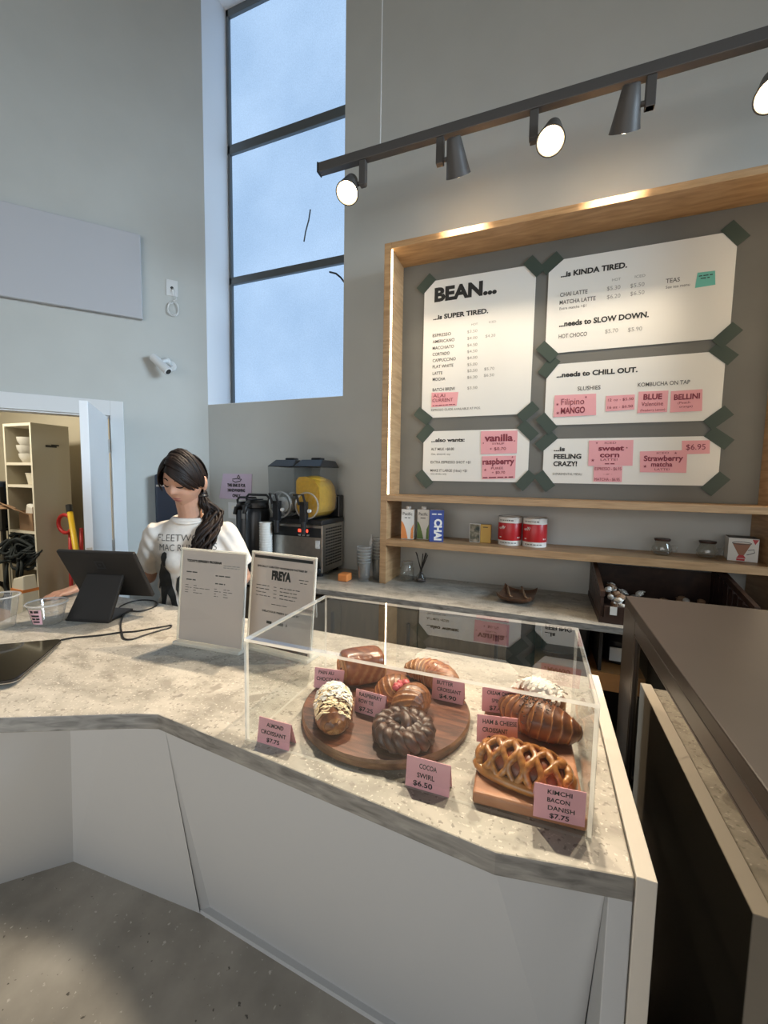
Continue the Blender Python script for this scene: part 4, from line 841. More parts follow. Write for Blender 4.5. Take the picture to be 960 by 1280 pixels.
# dark crate with packets
kx0, kx1, ky0, ky1 = .285, .90, 2.19, 2.70
a = thing('wooden_crate', 'dark slatted wooden crate of wrapped goods at the end of the back counter', 'crate', (.6,2.45,BT))
for x in (kx0, kx1-.02):
    e = MB()
    ys = [ky0+(ky1-ky0)*k/9 for k in range(10)]
    for k in range(9):
        zt = 1.045+(1.135-1.045)*(k/8)**1.0; e.b(x+.003,x+.017,ys[k]+.005,ys[k+1]-.003,BT,zt-.02)
    e.hexa([(x,ky0,1.03),(x+.02,ky0,1.03),(x+.02,ky1,1.13),(x,ky1,1.13),(x,ky0,1.055),(x+.02,ky0,1.055),(x+.02,ky1,1.165),(x,ky1,1.165)]); e.b(x,x+.02,ky0,ky1,BT,BT+.03)
    ob('end_slats', e, 'darkwood', a)
ob('back_rail', MB().b(kx0+.02,kx1-.02,ky1-.015,ky1,BT,1.10), 'darkwood', a); ob('front_rail', MB().b(kx0+.02,kx1-.02,ky0,ky0+.015,BT,.985), 'darkwood', a)
ob('crate_floor', MB().b(kx0+.02,kx1-.02,ky0+.015,ky1-.015,BT,BT+.012), 'darkwood', a)
ob('price_tag', MB().b(kx0+.045,kx0+.075,ky0-.003,ky0-.0005,.945,.985), 'cartonw', a)
rng = random.Random(11)
def packet(c_, l, w, h, R):      # a twisted-end wrapped packet
    rings = []
    for t, k in ((-1.35,.75),(-1.02,.28),(-.9,.55),(-.6,.95),(0,1.05),(.6,.95),(.9,.55),(1.02,.28),(1.35,.75)):
        rings.append([c_ + R @ V((t*l, w*k*math.cos(q)*(1+.12*math.sin(3*q+t*4)), h*k*math.sin(q)*(.35 if abs(t) > 1.2 else 1))) for q in [2*math.pi*j/10 for j in range(10)]])
    return MB().loft(rings)
for k in range(34):
    c_ = V((rng.uniform(kx0+.08,kx1-.09), rng.uniform(ky0+.07,ky1-.09), BT+.012+rng.uniform(.022,.06)))
    if k < 9: c_ = V((kx0+.065+.055*rng.random(), ky0+.07+.046*k, BT+.085+.03*rng.random()))
    m_ = packet(c_, rng.uniform(.016,.022), rng.uniform(.014,.02), rng.uniform(.012,.016), rot('Z', rng.uniform(0,180)) @ rot('Y', rng.uniform(-30,30)))
    white = k % 2 == 0
    o = ob('wrapped_treat', m_, 'sugar' if white else 'card'); tag(o, 'small white wrapped packet in the dark crate' if white else 'small brown wrapped packet in the dark crate', 'packet', 'white packets in the crate' if white else 'brown packets in the crate')
# ------------------------------------------------------------------ on the front counter: signs, register, scale, cups
CT = TOP + .0006
def signholder(bl, br, h, label):
    e = (br-bl).normalized(); n = V((e.y,-e.x,0)); w = (br-bl).length; t = thing('sign_holder', label, 'sign holder', bl.lerp(br,.5), None)
    lean = n*-.035
    def Q(u, v, off=0.): return bl + e*(u*w) + EZ*(v*h) + lean*v + n*off
    def slab_(a0, a1, v0, v1, o0, o1): return MB().hexa([Q(a0,v0,o0),Q(a1,v0,o0),Q(a1,v0,o1),Q(a0,v0,o1),Q(a0,v1,o0),Q(a1,v1,o0),Q(a1,v1,o1),Q(a0,v1,o1)])
    ob('acrylic_front', slab_(0,1,.035,1,.0035,.0055), 'acrylic', t); ob('acrylic_back', slab_(0,1,.035,1,-.0055,-.0035), 'acrylic', t)
    ob('acrylic_edge', slab_(0,.012,.035,1,-.0034,.0034), 'acryledge', t); ob('acrylic_edge', slab_(.988,1,.035,1,-.0034,.0034), 'acryledge', t)
    ob('acrylic_edge', slab_(.012,.988,.985,1,-.0034,.0034), 'acryledge', t); ob('foot', slab_(0,1,0,.035,-.06,.022), 'acryledge', t, bevel=.002)
    ob('paper_sheet', slab_(.025,.975,.04,.982,-.001,.001), 'shadedpaper', t)
    return t, Q, e, (EZ*h+lean).normalized(), w
def sline(mb, Q, e, up, w, s, u0, u1, v, cap, bold=0.): put(mb, s, Q(u0, v, .0016), e, up, (u1-u0)*w, cap, bold)
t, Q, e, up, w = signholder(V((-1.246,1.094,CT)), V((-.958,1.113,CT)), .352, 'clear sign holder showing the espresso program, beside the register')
mb = MB(); sline(mb, Q, e, up, w, "TODAY'S ESPRESSO PROGRAM", .10, .63, .862, .0085, .05); ob('lettering', mb, 'ink', t, recalc=False)
def scrib(mb, Q, u0, u1, v, th=.006, seed=1):     # unreadably small print: short word strokes
    r_ = random.Random(seed); u = u0
    while u < u1-.01:
        l = min(u1-u, r_.uniform(.03,.09)); mb.add([Q(u,v,.0016),Q(u+l,v,.0016),Q(u+l,v+th,.0016),Q(u,v+th,.0016)], [(0,1,2,3)]); u += l+.012
mb = MB()
for i, (u0, u1, v) in enumerate(((.10,.27,.75),(.55,.77,.735),(.10,.25,.67),(.55,.70,.655))): scrib(mb, Q, u0, u1, v, .012, i)
for i, v in enumerate((.615,.59,.565,.54)): scrib(mb, Q, .09, .09+(.05,.10,.05,.05)[i], v, .006, i+9); scrib(mb, Q, .22, .22+(.05,.25,.05,.15)[i], v, .006, i+19); scrib(mb, Q, .54, .54+(.04,.10,.05,.06)[i], v-.012, .006, i+29); scrib(mb, Q, .68, .68+(.09,.13,.05,.08)[i], v-.012, .006, i+39)
ob('fine_print', mb, 'softink', t, recalc=False)
mb = MB(); scrib(mb, Q, .66, .90, .845, .008, 3); scrib(mb, Q, .66, .9, .825, .008, 4); ob('pale_print', mb, 'greyink', t, recalc=False)
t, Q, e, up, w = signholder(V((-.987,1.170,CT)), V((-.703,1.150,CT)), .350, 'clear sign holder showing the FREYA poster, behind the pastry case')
mb = MB(); mb.add([Q(.05,.935,.0016),Q(.95,.935,.0016),Q(.95,.965,.0016),Q(.05,.965,.0016)], [(0,1,2,3)])
sline(mb, Q, e, up, w, 'SPECIALLY CURATED HANDMADE PASTRIES BY', .10, .88, .845, .0065, .04); sline(mb, Q, e, up, w, 'FREYA', .34, .64, .735, .030, .07); sline(mb, Q, e, up, w, 'DELICIOUS FRESH LOAVES BY', .22, .80, .395, .0065, .04)
sline(mb, Q, e, up, w, '~~', .30, .62, .28, .016, .05); mb.add([Q(.05,.045,.0016),Q(.95,.045,.0016),Q(.95,.07,.0016),Q(.05,.07,.0016)], [(0,1,2,3)])
ob('lettering', mb, 'ink', t, recalc=False)
mb = MB()
for i, v in enumerate((.655,.62,.585,.55)): scrib(mb, Q, .10, .10+(.21,.21,.16,.23)[i], v, .007, i); scrib(mb, Q, .48, .48+(.31,.26,.28,.24)[i], v-.005, .008, i+7); scrib(mb, Q, .38, .43, v-.002, .006, i+4)
scrib(mb, Q, .36, .62, .478, .006, 5); scrib(mb, Q, .76, .90, .76, .007, 6); scrib(mb, Q, .78, .88, .73, .007, 8); ob('fine_print', mb, 'softink', t, recalc=False)
# card register: wedge stand and tilted display
yaw = .265; e = V((math.cos(yaw),math.sin(yaw),0)); n = V((-e.y,e.x,0)); bl = V((-1.855,1.072,CT))
a = thing('card_register', 'charcoal tablet register on a wedge stand, its back to the camera', 'register', bl+e*.1)
sc = V((-1.742,1.180,1.154)); tl = .494; up = EZ*math.cos(tl)-n*math.sin(tl); nn = e.cross(up)
def slab3(c, ex, ey, ez, w, h, d): 
    return MB().hexa([c-ex*w/2-ey*h/2-ez*d/2, c+ex*w/2-ey*h/2-ez*d/2, c+ex*w/2+ey*h/2-ez*d/2, c-ex*w/2+ey*h/2-ez*d/2, c-ex*w/2-ey*h/2+ez*d/2, c+ex*w/2-ey*h/2+ez*d/2, c+ex*w/2+ey*h/2+ez*d/2, c-ex*w/2+ey*h/2+ez*d/2])
ds = ob('display', slab3(sc, e, up, nn, .352, .244, .018), 'chargrey', a, bevel=.006, seg=3)
vis = 1 if nn.dot(V((0,0,EYE))-sc) > 0 else -1
ob('touch_screen', slab3(sc-nn*vis*.0094, e, up, nn, .335, .228, .001), 'screen', ds)
lg = MB(); lc = sc + nn*vis*.0105 + up*.055 - e*.0
def rsq(c, s, th):
    P = lambda u, v: c + e*u + up*v
    for (u0,u1,v0,v1) in ((-s,s,s-th,s),(-s,s,-s,-s+th),(-s,-s+th,-s+th,s-th),(s-th,s,-s+th,s-th)): lg.add([P(u0,v0),P(u1,v0),P(u1,v1),P(u0,v1)], [(0,1,2,3)])
rsq(lc, .021, .007); rsq(lc, .006, .006)
ob('square_logo', lg, 'blackpl', ds, recalc=False)
nk0, nk1 = bl, bl+e*.2; top0, top1 = sc-e*.085+nn*vis*.010+up*.005, sc+e*.085+nn*vis*.010+up*.005
ob('neck', MB().hexa([nk0,nk1,nk1+n*.016,nk0+n*.016, top0,top1,top1+n*.016-EZ*.002,top0+n*.016-EZ*.002]), 'chargrey', a, bevel=.004)
ob('foot_plate', MB().hexa([nk0,nk1,nk1+n*.17-e*.02,nk0+n*.17+e*.02]+[p+EZ*.010 for p in (nk0,nk1,nk1+n*.17-e*.02,nk0+n*.17+e*.02)]), 'chargrey', a, bevel=.003)
# black glass scale at the edge
p0, p1 = at(79,798,Z=.985), at(20,849,Z=.985); ee = (p0-p1).normalized(); en = V((-ee.y,ee.x,0))
a = thing('counter_scale', 'flat black glass scale lying at the customer end of the counter', 'scale', p1)
C_ = p1.lerp(p0,.5)+en*.15; Lh = (p0-p1).length
r_ = .022; cs = []
for sx, sy, a0 in ((1,1,0),(-1,1,90),(-1,-1,180),(1,-1,270)):
    for k in range(6):
        q = math.radians(a0+18*k); cs.append((sx*(Lh/2-r_)+r_*math.cos(q), sy*(.15-r_)+r_*math.sin(q)))
def cp_(u, v, z): return V((C_.x,C_.y,0))+ee*u+en*v+EZ*z
K = len(cs); rg = lambda z, s=1.: [cp_(u*s,v*s,z) for u, v in cs]
ob('glass_top', MB().loft([rg(.976),rg(.984),rg(.985,.99)]), 'screen', a)
ob('silver_rim', MB().loft([rg(.974,1.004),rg(.9765,1.004)]), 'steel', a)
for u in (-.1,.1):
    for v in (-.1,.1): ob('foot', MB().cyl(cp_(u,v,CT), cp_(u,v,.975), .018,.018,16), 'black', a)
# cable
cpx = [(76,800),(92,797),(110,795.5),(130,793.5),(150,790.5),(170,789),(190,785.5),(205,783),(214,781.5),(212,784.5),(200,788),(180,794),(165,799),(155,798),(152,790),(151,780),(154,770),(162,764),(175,764),(190,760),(197,755),(192,751),(178,750),(165,752),(152,757),(147,762)]
pts = [at(x, y, Z=CT+.003) for x, y in cpx]
def smoothed(p, n=5):
    o_ = []
    for i in range(len(p)-1):
        a_, b_, c_, d_ = p[max(i-1,0)], p[i], p[i+1], p[min(i+2,len(p)-1)]
        for k in range(n):
            t = k/n; o_.append(.5*((2*b_)+(c_-a_)*t+(2*a_-5*b_+4*c_-d_)*t*t+(3*b_-3*c_+d_-a_)*t**3))
    return o_+[p[-1]]
oc = ob('register_cable', MB().tube(smoothed(pts), .0032, 8), 'black', smooth=True); tag(oc, 'thin black cable looping across the stone counter from scale to register', 'cable')
# two clear cups
def clearcup(x, y, r, h, label):
    t = thing('plastic_cup', label, 'cup', (x,y,CT))
    ob('cup_body', MB().lathe([(r*.66,0),(r*.70,.004),(r*.97,h-.003),(r*.95,h-.003),(r*.68,.006),(.001,.004)], (x,y,CT), 36), 'cup', t, smooth=True, auto=40)
    ob('rim', MB().tube([V((x+r*math.cos(q),y+r*math.sin(q),CT+h)) for q in [2*math.pi*k/36 for k in range(37)]], .0035, 8), 'cuprim', t, smooth=True)
    return t
clearcup(-2.0, .925, .062, .13, 'tall clear plastic cup cut by the picture edge')
t = clearcup(-1.892, 1.03, .070, .088, 'clear plastic cup with a pink label near her hand')
lb = MB(); rr = lambda z: .070*(.70+.27*z/.088)+.001
def lp(q, z): return V((-1.892+rr(z)*math.sin(q), 1.03-rr(z)*math.cos(q), CT+z))
def strip(q0, q1, z0, z1, k=8, dr=0): 
    vs = [lp(q0+(q1-q0)*i/k, z) for i in range(k+1) for z in (z0,z1)]; lb.add(vs, [(2*i,2*i+2,2*i+3,2*i+1) for i in range(k)])
strip(.0,.75,.012,.075); ob('pink_label', lb, mat('pale pink label', (.70,.42,.46), .6), t, recalc=False)
lb = MB(); rr = lambda z: .070*(.70+.27*z/.088)+.0018
for q0, z, wd, cap in ((.10,.062,.20,.010),(.36,.062,.26,.010),(.12,.045,.5,.008),(.10,.032,.25,.008),(.40,.032,.22,.008),(.14,.020,.46,.007)):
    lb.add([lp(q0+wd*i/4, z+cap*j) for i in range(5) for j in (0,1)], [(2*i,2*i+2,2*i+3,2*i+1) for i in range(4)])
ob('label_print', lb, 'ink', t, recalc=False)
lb = MB()
vs, fs = glyphs('12 oz', .02, 0); x0 = vs[:,0].min(); sx = .04/(vs[:,0].max()-x0); lb.add([lp(.95+(x-x0)*sx/.055, .055+y*.008/CAP) for x,y,_ in vs], fs); ob('size_mark', lb, 'greyink', t, recalc=False)
# ------------------------------------------------------------------ acrylic pastry case
A0, A1 = V((-.628,.735,0)), V((.107,.745,0))
ce = (A1-A0).normalized(); cn = V((-ce.y,ce.x,0)); CW = (A1-A0).length; CDp = .385; CH = .247; TH = .007
case = thing('pastry_case', 'clear acrylic pastry case open at the back, standing on the stone worktop', 'display case', A0.lerp(A1,.5)+cn*.2+EZ*TOP)
def cq(u, v, z): return A0 + ce*u + cn*v + EZ*(CT+z)
def cbox(u0,u1,v0,v1,z0,z1): return MB().hexa([cq(u0,v0,z0),cq(u1,v0,z0),cq(u1,v1,z0),cq(u0,v1,z0),cq(u0,v0,z1),cq(u1,v0,z1),cq(u1,v1,z1),cq(u0,v1,z1)])
def sheet(name, u0,u1,v0,v1,z0,z1, ax):
    nrm = {'u': ce, 'v': cn, 'z': EZ}[ax]
    return ob(name, cbox(u0,u1,v0,v1,z0,z1), ['acrylictop' if ax == 'z' else 'acrylic','acryledge'], case, matidx=lambda p: 0 if abs(p.normal.dot(nrm)) > .8 else 1)
sheet('front_sheet', 0,CW,0,TH,0,CH-TH, 'v')
sheet('side_sheet', 0,TH,TH,CDp,0,CH-TH, 'u'); sheet('side_sheet', CW-TH,CW,TH,CDp,0,CH-TH, 'u')
sheet('top_sheet', 0,CW,0,CDp,CH-TH,CH, 'z')
# boards
o = ob('round_board', MB().lathe([(.210,0),(.218,.003),(.2195,.018),(.2155,.0235),(.001,.0236)], (-.362,.969,CT), 72), ['walnut','walnutedge'], smooth=True, auto=35, matidx=lambda p: 0 if p.normal.z > .7 else 1)
tag(o, 'round dark walnut serving board with a bark-like rim inside the case', 'board')
RB = V((-.010,.963,0)); Rb = rot('Z', 3)
o = ob('rectangular_board', MB().box(RB+EZ*(CT+.0125), (.200,.418,.025), Rb), 'cherry', bevel=.006, seg=3); tag(o, 'rectangular reddish wood board beside the round one in the case', 'board')
BZ1, BZ2 = CT+.0237, CT+.0252

# ------------------------------------------------------------------ pastries
def pastry(f, nu, nv, cap=True):
    """surface f(u, v) -> (point, bake); u along the body, v around it"""
    rings = []; at_ = []
    for i in range(nu+1):
        r = []
        for j in range(nv):
            p, b = f(i/nu, j/nv); r.append(V(p)); at_.append(max(.001, min(1, b)))
        rings.append(r)
    return MB().loft(rings, cap, at_)
def place(mb, loc, yaw, pitch=0., drop=True):
    R = rot('Z', yaw) @ rot('Y', pitch); mb.v = [R @ p for p in mb.v]
    z0 = min(p.z for p in mb.v) if drop else 0
    mb.v = [p+V((loc[0],loc[1],loc[2]-z0)) for p in mb.v]; return mb
def hsh(k): return math.sin(k*12.9898)*43758.5453 % 1.0
def croissant(L, Rr, bend, n, tipx=.25, flat=.85, ridge=.10, seed=1, bias=.0):
    def f(u, v):
        t = 2*u-1; ang = bend*t; rad = L/(2*max(bend,.001))
        c = V((rad*math.sin(ang), rad*(1-math.cos(ang)), 0)); tx = V((math.cos(ang), math.sin(ang), 0)); nr = V((-tx.y, tx.x, 0))
        a = 2*math.pi*v
        k = abs(t)*n + .55*math.sin(a+seed)*.35 + .12*math.sin(3*a+seed)
        fr = k-math.floor(k); w = (tipx + (1-tipx)*(max(0,1-abs(t)**2.1))**.75)*(1 if abs(t) < .985 else .55)
        st = 1 + ridge*(1-fr)*1.15 - ridge*.5 + .015*math.sin(5*a+k)
        lump = 1+.05*(hsh(math.floor(k)+seed+(7 if t > 0 else 0))-.5)
        r = Rr*w*st*lump
        z = math.sin(a)*r*flat
        if z < -Rr*.45: z = -Rr*.45 + (z+Rr*.45)*.25
        bake = .30 + .42*(1-fr)**.8 + .28*max(0,math.sin(a)) - .30*(fr > .86) + bias + .12*math.sin(9*a+k*2)*.5
        return c + nr*math.cos(a)*r + V((0,0,z)), bake
    return pastry(f, 180, 44)
G = 'pastries in the case'
def food(name, label, cat='pastry', loc=(0,0,0)): return thing(name, label, cat, loc, G)
# butter croissant
p_ = at(533,852,Z=BZ1)
a = food('butter_croissant', 'plain butter croissant with pale stripes at the back of the round board', 'croissant', (-.275,1.085,BZ1))
ob('crust', place(croissant(.205,.046,.85,6.5,.22,.80,.13,2,-.10), (-.268,1.130,BZ1), 152), 'crustpale', a, smooth=True)
# pain au chocolat: a rolled block with its spiral ends showing
def roll(L, rx, rz, seed):
    def f(u, v):
        t = 2*u-1; a = 2*math.pi*v
        ca, sa = math.cos(a), math.sin(a); e_ = 2.6; q = (abs(ca)**e_+abs(sa)**e_)**(-1/e_)
        lay = math.sin(v*2*math.pi*1+seed); end = (1-abs(t)**9)**.5 if abs(t) < 1 else 0
        w = .80+.20*end; bulge = 1+.06*(1-t*t)
        steps = 0.05*((v*5+.1+.2*abs(t)) % 1.0) 
        r = q*w*bulge*(1-steps)
        z = sa*rz*r
        if z < -rz*.7: z = -rz*.7+(z+rz*.7)*.3
        return V((t*L/2, ca*rx*r, z)), .48+.30*max(0,sa)+.10*math.sin(t*14+3*math.sin(a*2))-.55*max(0,abs(t)-.93)/.07
    return pastry(f, 90, 60)
a = food('pain_au_chocolat', 'glossy red-brown pain au chocolat at the back of the round board', 'pastry', (-.478,1.068,BZ1))
YA_ = 42
body = ob('crust', place(roll(.122,.050,.050,1), (-.478,1.068,BZ1), YA_), 'crustred', a, smooth=True)
for sg, nm in ((-1,'spiral_end'),(1,'spiral_end')):
    sp = MB(); pts = []
    for k in range(60):
        q = k/59*2*math.pi*3.2; rr_ = .008+.033*k/59; pts.append(V((sg*.0625, rr_*math.cos(q)*1.1, .036+rr_*math.sin(q)*.88)))
    sp.tube(pts, .0032, 6); sp.a = [.25]*len(sp.v)
    R = rot('Z', YA_); sp.v = [R @ p + V((-.478,1.068,BZ1)) for p in sp.v]; ob(nm, sp, 'crustpale', a, smooth=True)
ch = MB()
for yy, zz in ((-.006,.042),):
    for sg in (-1,1): ch.ell(rot('Z', YA_) @ V((sg*.0615,yy,zz)) + V((-.478,1.068,BZ1)), (.005,.010,.007))
ob('chocolate_sticks', ch, 'choc', a, smooth=True)
# raspberry bow tie: two fat layered lobes pinched in the middle
def bow(L, R0):
    def f(u, v):
        t = 2*u-1; a = 2*math.pi*v; s_ = abs(t)
        w = .60+.42*math.sin(math.pi*min(1,s_*.98)**.75) if s_ < .98 else .35
        w *= (1-max(0,s_-.82)/.18*.55)
        k = (a/(2*math.pi)*16 + s_*3.0); fr = k-math.floor(k)
        r = R0*w*(1+.045*(1-fr)) * (1+.04*math.sin(2*a+t))
        z = math.sin(a)*r*.85
        if z < -R0*.5: z = -R0*.5+(z+R0*.5)*.25
        return V((t*L/2, math.cos(a)*r*1.12, z)), .34+.38*(1-fr)+.25*max(0,math.sin(a))-.25*(fr > .9)-.25*(s_ < .1)
    return pastry(f, 100, 128)
a = food('raspberry_bow_tie', 'raspberry bow tie pastry of two plump lobes in the middle of the round board', 'pastry', (-.318,.967,BZ1))
ob('crust', place(bow(.150,.050), (-.318,.967,BZ1), -24), 'crust', a, smooth=True)
f_ = MB(); Rw = rot('Z', -24)
rng = random.Random(4)
for k in range(14): f_.ell(V((-.318,.967,BZ1+.060+rng.uniform(-.003,.006)))+Rw @ V((rng.uniform(-.012,.010),rng.uniform(-.028,.022),0)), (.009,.009,.007), None, 10, 7)
ob('raspberry_filling', f_, 'berry', a, smooth=True)
# almond croissant under flakes and sugar
def flakes(n, top_fn, size, seed, flatten=.5):
    r_ = random.Random(seed); mb = MB()
    for k in range(n):
        c_, nrm = top_fn(r_.random(), r_.random()); nrm = (nrm + V((r_.uniform(-1,1),r_.uniform(-1,1),r_.uniform(-.3,.6)))*flatten).normalized()
        u_ = nrm.orthogonal().normalized(); w_ = nrm.cross(u_); ph = r_.uniform(0,6.28); s_ = size*r_.uniform(.7,1.25)
        ring = [c_ + (u_*math.cos(q+ph)*s_ + w_*math.sin(q+ph)*s_*.62) for q in [2*math.pi*j/8 for j in range(8)]]
        mb.loft([ring, [p+nrm*.0012 for p in ring]], True)
    return mb
a = food('almond_croissant', 'almond croissant covered in flaked almonds and sugar at the front of the round board', 'croissant', (-.43,.862,BZ1))
AY = -62; AL = V((-.462,.862,BZ1))
ob('crust', place(croissant(.165,.044,.12,6.0,.45,.92,.12,5,.06), AL, AY), 'crust', a, smooth=True)
RA = rot('Z', AY)
def top_alm(u, v):
    t = (u*2-1)*.85-.05; w = .45+.55*max(0,1-abs(t)**2.1)**.75; q = math.pi*(.14+.72*v); r = .050*w
    return AL + RA @ V((t*.0825, math.cos(q)*r*1.02, .021+math.sin(q)*r*.95)), RA @ V((0,math.cos(q),math.sin(q)))
ob('sugar_crust', MB().ell(AL+RA @ V((-.008,0,.034)), (.072,.042,.036), RA, 28, 16), 'sugar', a, smooth=True)
o = ob('almond_flakes', flakes(190, top_alm, .0085, 8), 'almond', a); o['kind'] = 'stuff'
o = ob('sugar_dust', flakes(140, lambda u, v: (lambda c: (c[0]+EZ*.003, c[1]))(top_alm(u*.75,v)), .0065, 9), 'sugar', a); o['kind'] = 'stuff'
# cocoa swirl: braided strands closed in a ring
CC = V((-.272,.846,BZ1))
a = food('cocoa_swirl', 'dark braided cocoa swirl bun at the front of the round board', 'pastry', CC)
def rope(path, tr, seed, twist=7):
    """a dough strand with spiralling darker layers along a path"""
    P = smoothed([V(p) for p in path], 8); m_ = len(P); mb = MB(); nv = 20; rings = []; at_ = []; prev = V((0,0,1))
    for i, p in enumerate(P):
        t = (P[min(i+1,m_-1)]-P[max(i-1,0)]).normalized(); u_ = prev-t*prev.dot(t); u_ = u_.normalized() if u_.length > 1e-4 else t.orthogonal().normalized(); w_ = t.cross(u_); prev = u_
        s_ = i/(m_-1); r = []
        for j in range(nv):
            a_ = 2*math.pi*j/nv; k = j/nv*3+s_*twist+seed; fr = k-math.floor(k); rr_ = tr*(1+.16*(1-fr)**1.5-.06)*(.45+.55*min(1,min(s_,1-s_)*9))
            q = p+(u_*math.cos(a_)+w_*math.sin(a_))*rr_; q.z = max(q.z, .001); r.append(q); at_.append(.15+.65*(1-fr)**.7+.08*math.sin(9*s_+a_*2))
        rings.append(r)
    return mb.loft(rings, True, at_)
for k in range(3):      # a three-strand braid closed into a ring
    P_ = []
    for i in range(91):
        q = 2*math.pi*i/90; t_ = 5*q+2*math.pi*k/3
        rr_ = .0385+.0165*math.sin(t_); P_.append((rr_*math.cos(q)*1.1, rr_*math.sin(q), .026+.012*math.sin(2*t_)))
    m_ = len(P_); mb = MB(); nv = 20; rings = []; at_ = []
    for i in range(m_):
        t = (V(P_[(i+1) % (m_-1)])-V(P_[(i-1) % (m_-1)])).normalized(); u_ = EZ-t*EZ.dot(t); u_ = u_.normalized(); w_ = t.cross(u_); r = []
        for j in range(nv):
            a_ = 2*math.pi*j/nv; kk = j/nv*4+2*i/90*4; fr = kk-math.floor(kk); q = V(P_[i])+(u_*math.cos(a_)+w_*math.sin(a_))*.0142*(1.07-.15*fr); q.z = max(q.z,.001); r.append(q); at_.append(.2+.6*(1-fr)**.8+.1*math.sin(a_*2+i*.3))
        rings.append(r)
    mb.loft(rings, False, at_); mb.v = [p+CC for p in mb.v]; ob('dough_strand', mb, 'cocoa', a, smooth=True)
for k, pth in enumerate(([(-.034,-.006,.028),(-.014,.004,.046),(.010,.006,.050),(.034,.004,.030)], [(.006,-.034,.028),(.010,-.010,.050),(-.004,.012,.052),(-.012,.034,.028)])):
    mb = rope(pth, .0125, .37*k, 3); mb.v = [p+CC for p in mb.v]; ob('dough_knot', mb, 'cocoa', a, smooth=True)
mb = MB().ell(CC+V((0,0,.014)), (.046,.042,.014)); mb.a = [.5]*len(mb.v); ob('dough_core', mb, 'cocoa', a, smooth=True)
# kimchi bacon danish: lattice over a loaf of filling
KC = V((-.010,.830,BZ2)); KR = rot('Z', -9)
a = food('kimchi_danish', 'golden lattice kimchi danish at the front of the rectangular board', 'pastry', KC)
kl, kw, kh = .090, .046, .052
def loafp(s, q, e=0.):      # s along -1..1, q across 0..pi
    g = max(0., 1-abs(s)**2.6)**.5; g = .30+.70*g
    return V((s*kl, -math.cos(q)*(kw*g+e), .006+math.sin(q)*(kh*g+e)*.98 if True else 0))
mb = MB().loft([[KC+KR @ (loafp(-.97+1.94*i/40, math.pi*j/20, -.006) if j <= 20 else V((0,0,0))) for j in range(21)] for i in range(41)], True, None, True)
ob('filling', mb, 'kimchi', a, smooth=True)
nst = 11
for k in range(nst):
    s0 = -.90+1.8*k/(nst-1); sg = 1 if k % 2 == 0 else -1; pts = []; rr_ = []
    for j in range(33):
        q = math.pi*j/32; s_ = s0 + sg*.078*math.cos(q*5.0)*(1 if 0 < k < nst-1 else .4); s_ = max(-.985, min(.985, s_))
        pts.append(KC+KR @ loafp(s_, q, .002)); rr_.append(.0068+.0012*math.sin(q*3+k))
    mb = MB().tube(pts, rr_, 10, up=KR @ V((1,0,0))); mb.a = [.42+.30*max(0,(p.z-KC.z)/.06)+.2*math.sin(i*.37) for i, p in enumerate(mb.v)]
    mb.v = [V((p.x,p.y,max(p.z,KC.z+.0005))) for p in mb.v]
    ob('lattice_strip', mb, 'lattice', a, smooth=True)
for sg in (-1,1):
    pts = [KC+KR @ V((s*kl, sg*(kw*(.30+.70*max(0,1-abs(s)**2.6)**.5)+.003), .010)) for s in [-.99+1.98*i/30 for i in range(31)]]
    mb = MB().tube(pts, .0095, 10); mb.a = [.55]*len(mb.v); ob('edge_roll', mb, 'lattice', a, smooth=True)
    mb = MB().ell(KC+KR @ V((sg*kl*.95,0,.018)), (.014,.022,.018), KR); mb.a = [.6]*len(mb.v); ob('end_seal', mb, 'lattice', a, smooth=True)
# ham and cheese croissant with sesame
HC = V((.012,1.000,BZ2)); HY = -20
a = food('ham_cheese_croissant', 'large glossy croissant with black seeds on the rectangular board, behind the danish', 'croissant', HC)
ob('crust', place(croissant(.200,.050,.34,5.4,.16,.90,.085,9,.10), HC, HY), 'crust', a, smooth=True)
RH_ = rot('Z', HY)
ssm = MB(); r_ = random.Random(21)
for k in range(95):
    t = r_.gauss(-.12,.26); q = math.pi*(.5+r_.gauss(0,.17)); ang = .28*t; rad = .195/.56; w = .26+.74*max(0,1-abs(t)**2.1)**.75
    c_ = V((rad*math.sin(ang), rad*(1-math.cos(ang))+math.cos(q)*.055*w, .026+math.sin(q)*.0575*w*.9)); ssm.ell(HC+RH_ @ c_, (.0024,.0016,.0012), rot('Z', r_.uniform(0,180)), 7, 5)
o = ob('sesame_seeds', ssm, 'sesame', a, smooth=True); o['kind'] = 'stuff'
# cream cheese spinach pastry with powder
SC = V((.015,1.105,BZ2)); SY = -20
a = food('spinach_pastry', 'cream cheese pastry with a powdery white top at the far end of the rectangular board', 'pastry', SC)
ob('crust', place(croissant(.132,.041,.10,5.0,.55,.95,.09,4,-.08), SC, SY), 'crustpale', a, smooth=True)
def top_sp(u, v):
    q = math.pi*(.22+.56*v); t = (u*2-1)*.85; r = .058*(.55+.45*max(0,1-abs(t)**2.1)**.75)
    return SC + rot('Z', SY) @ V((t*.072, math.cos(q)*r, .020+math.sin(q)*r*.97)), rot('Z', SY) @ V((0,math.cos(q),math.sin(q)))
ob('cheese_topping', MB().ell(SC+EZ*.054, (.050,.033,.025), rot('Z', SY), 24, 14), 'sugar', a, smooth=True)
o = ob('cheese_crumbs', flakes(120, top_sp, .006, 12), 'sugar', a); o['kind'] = 'stuff'
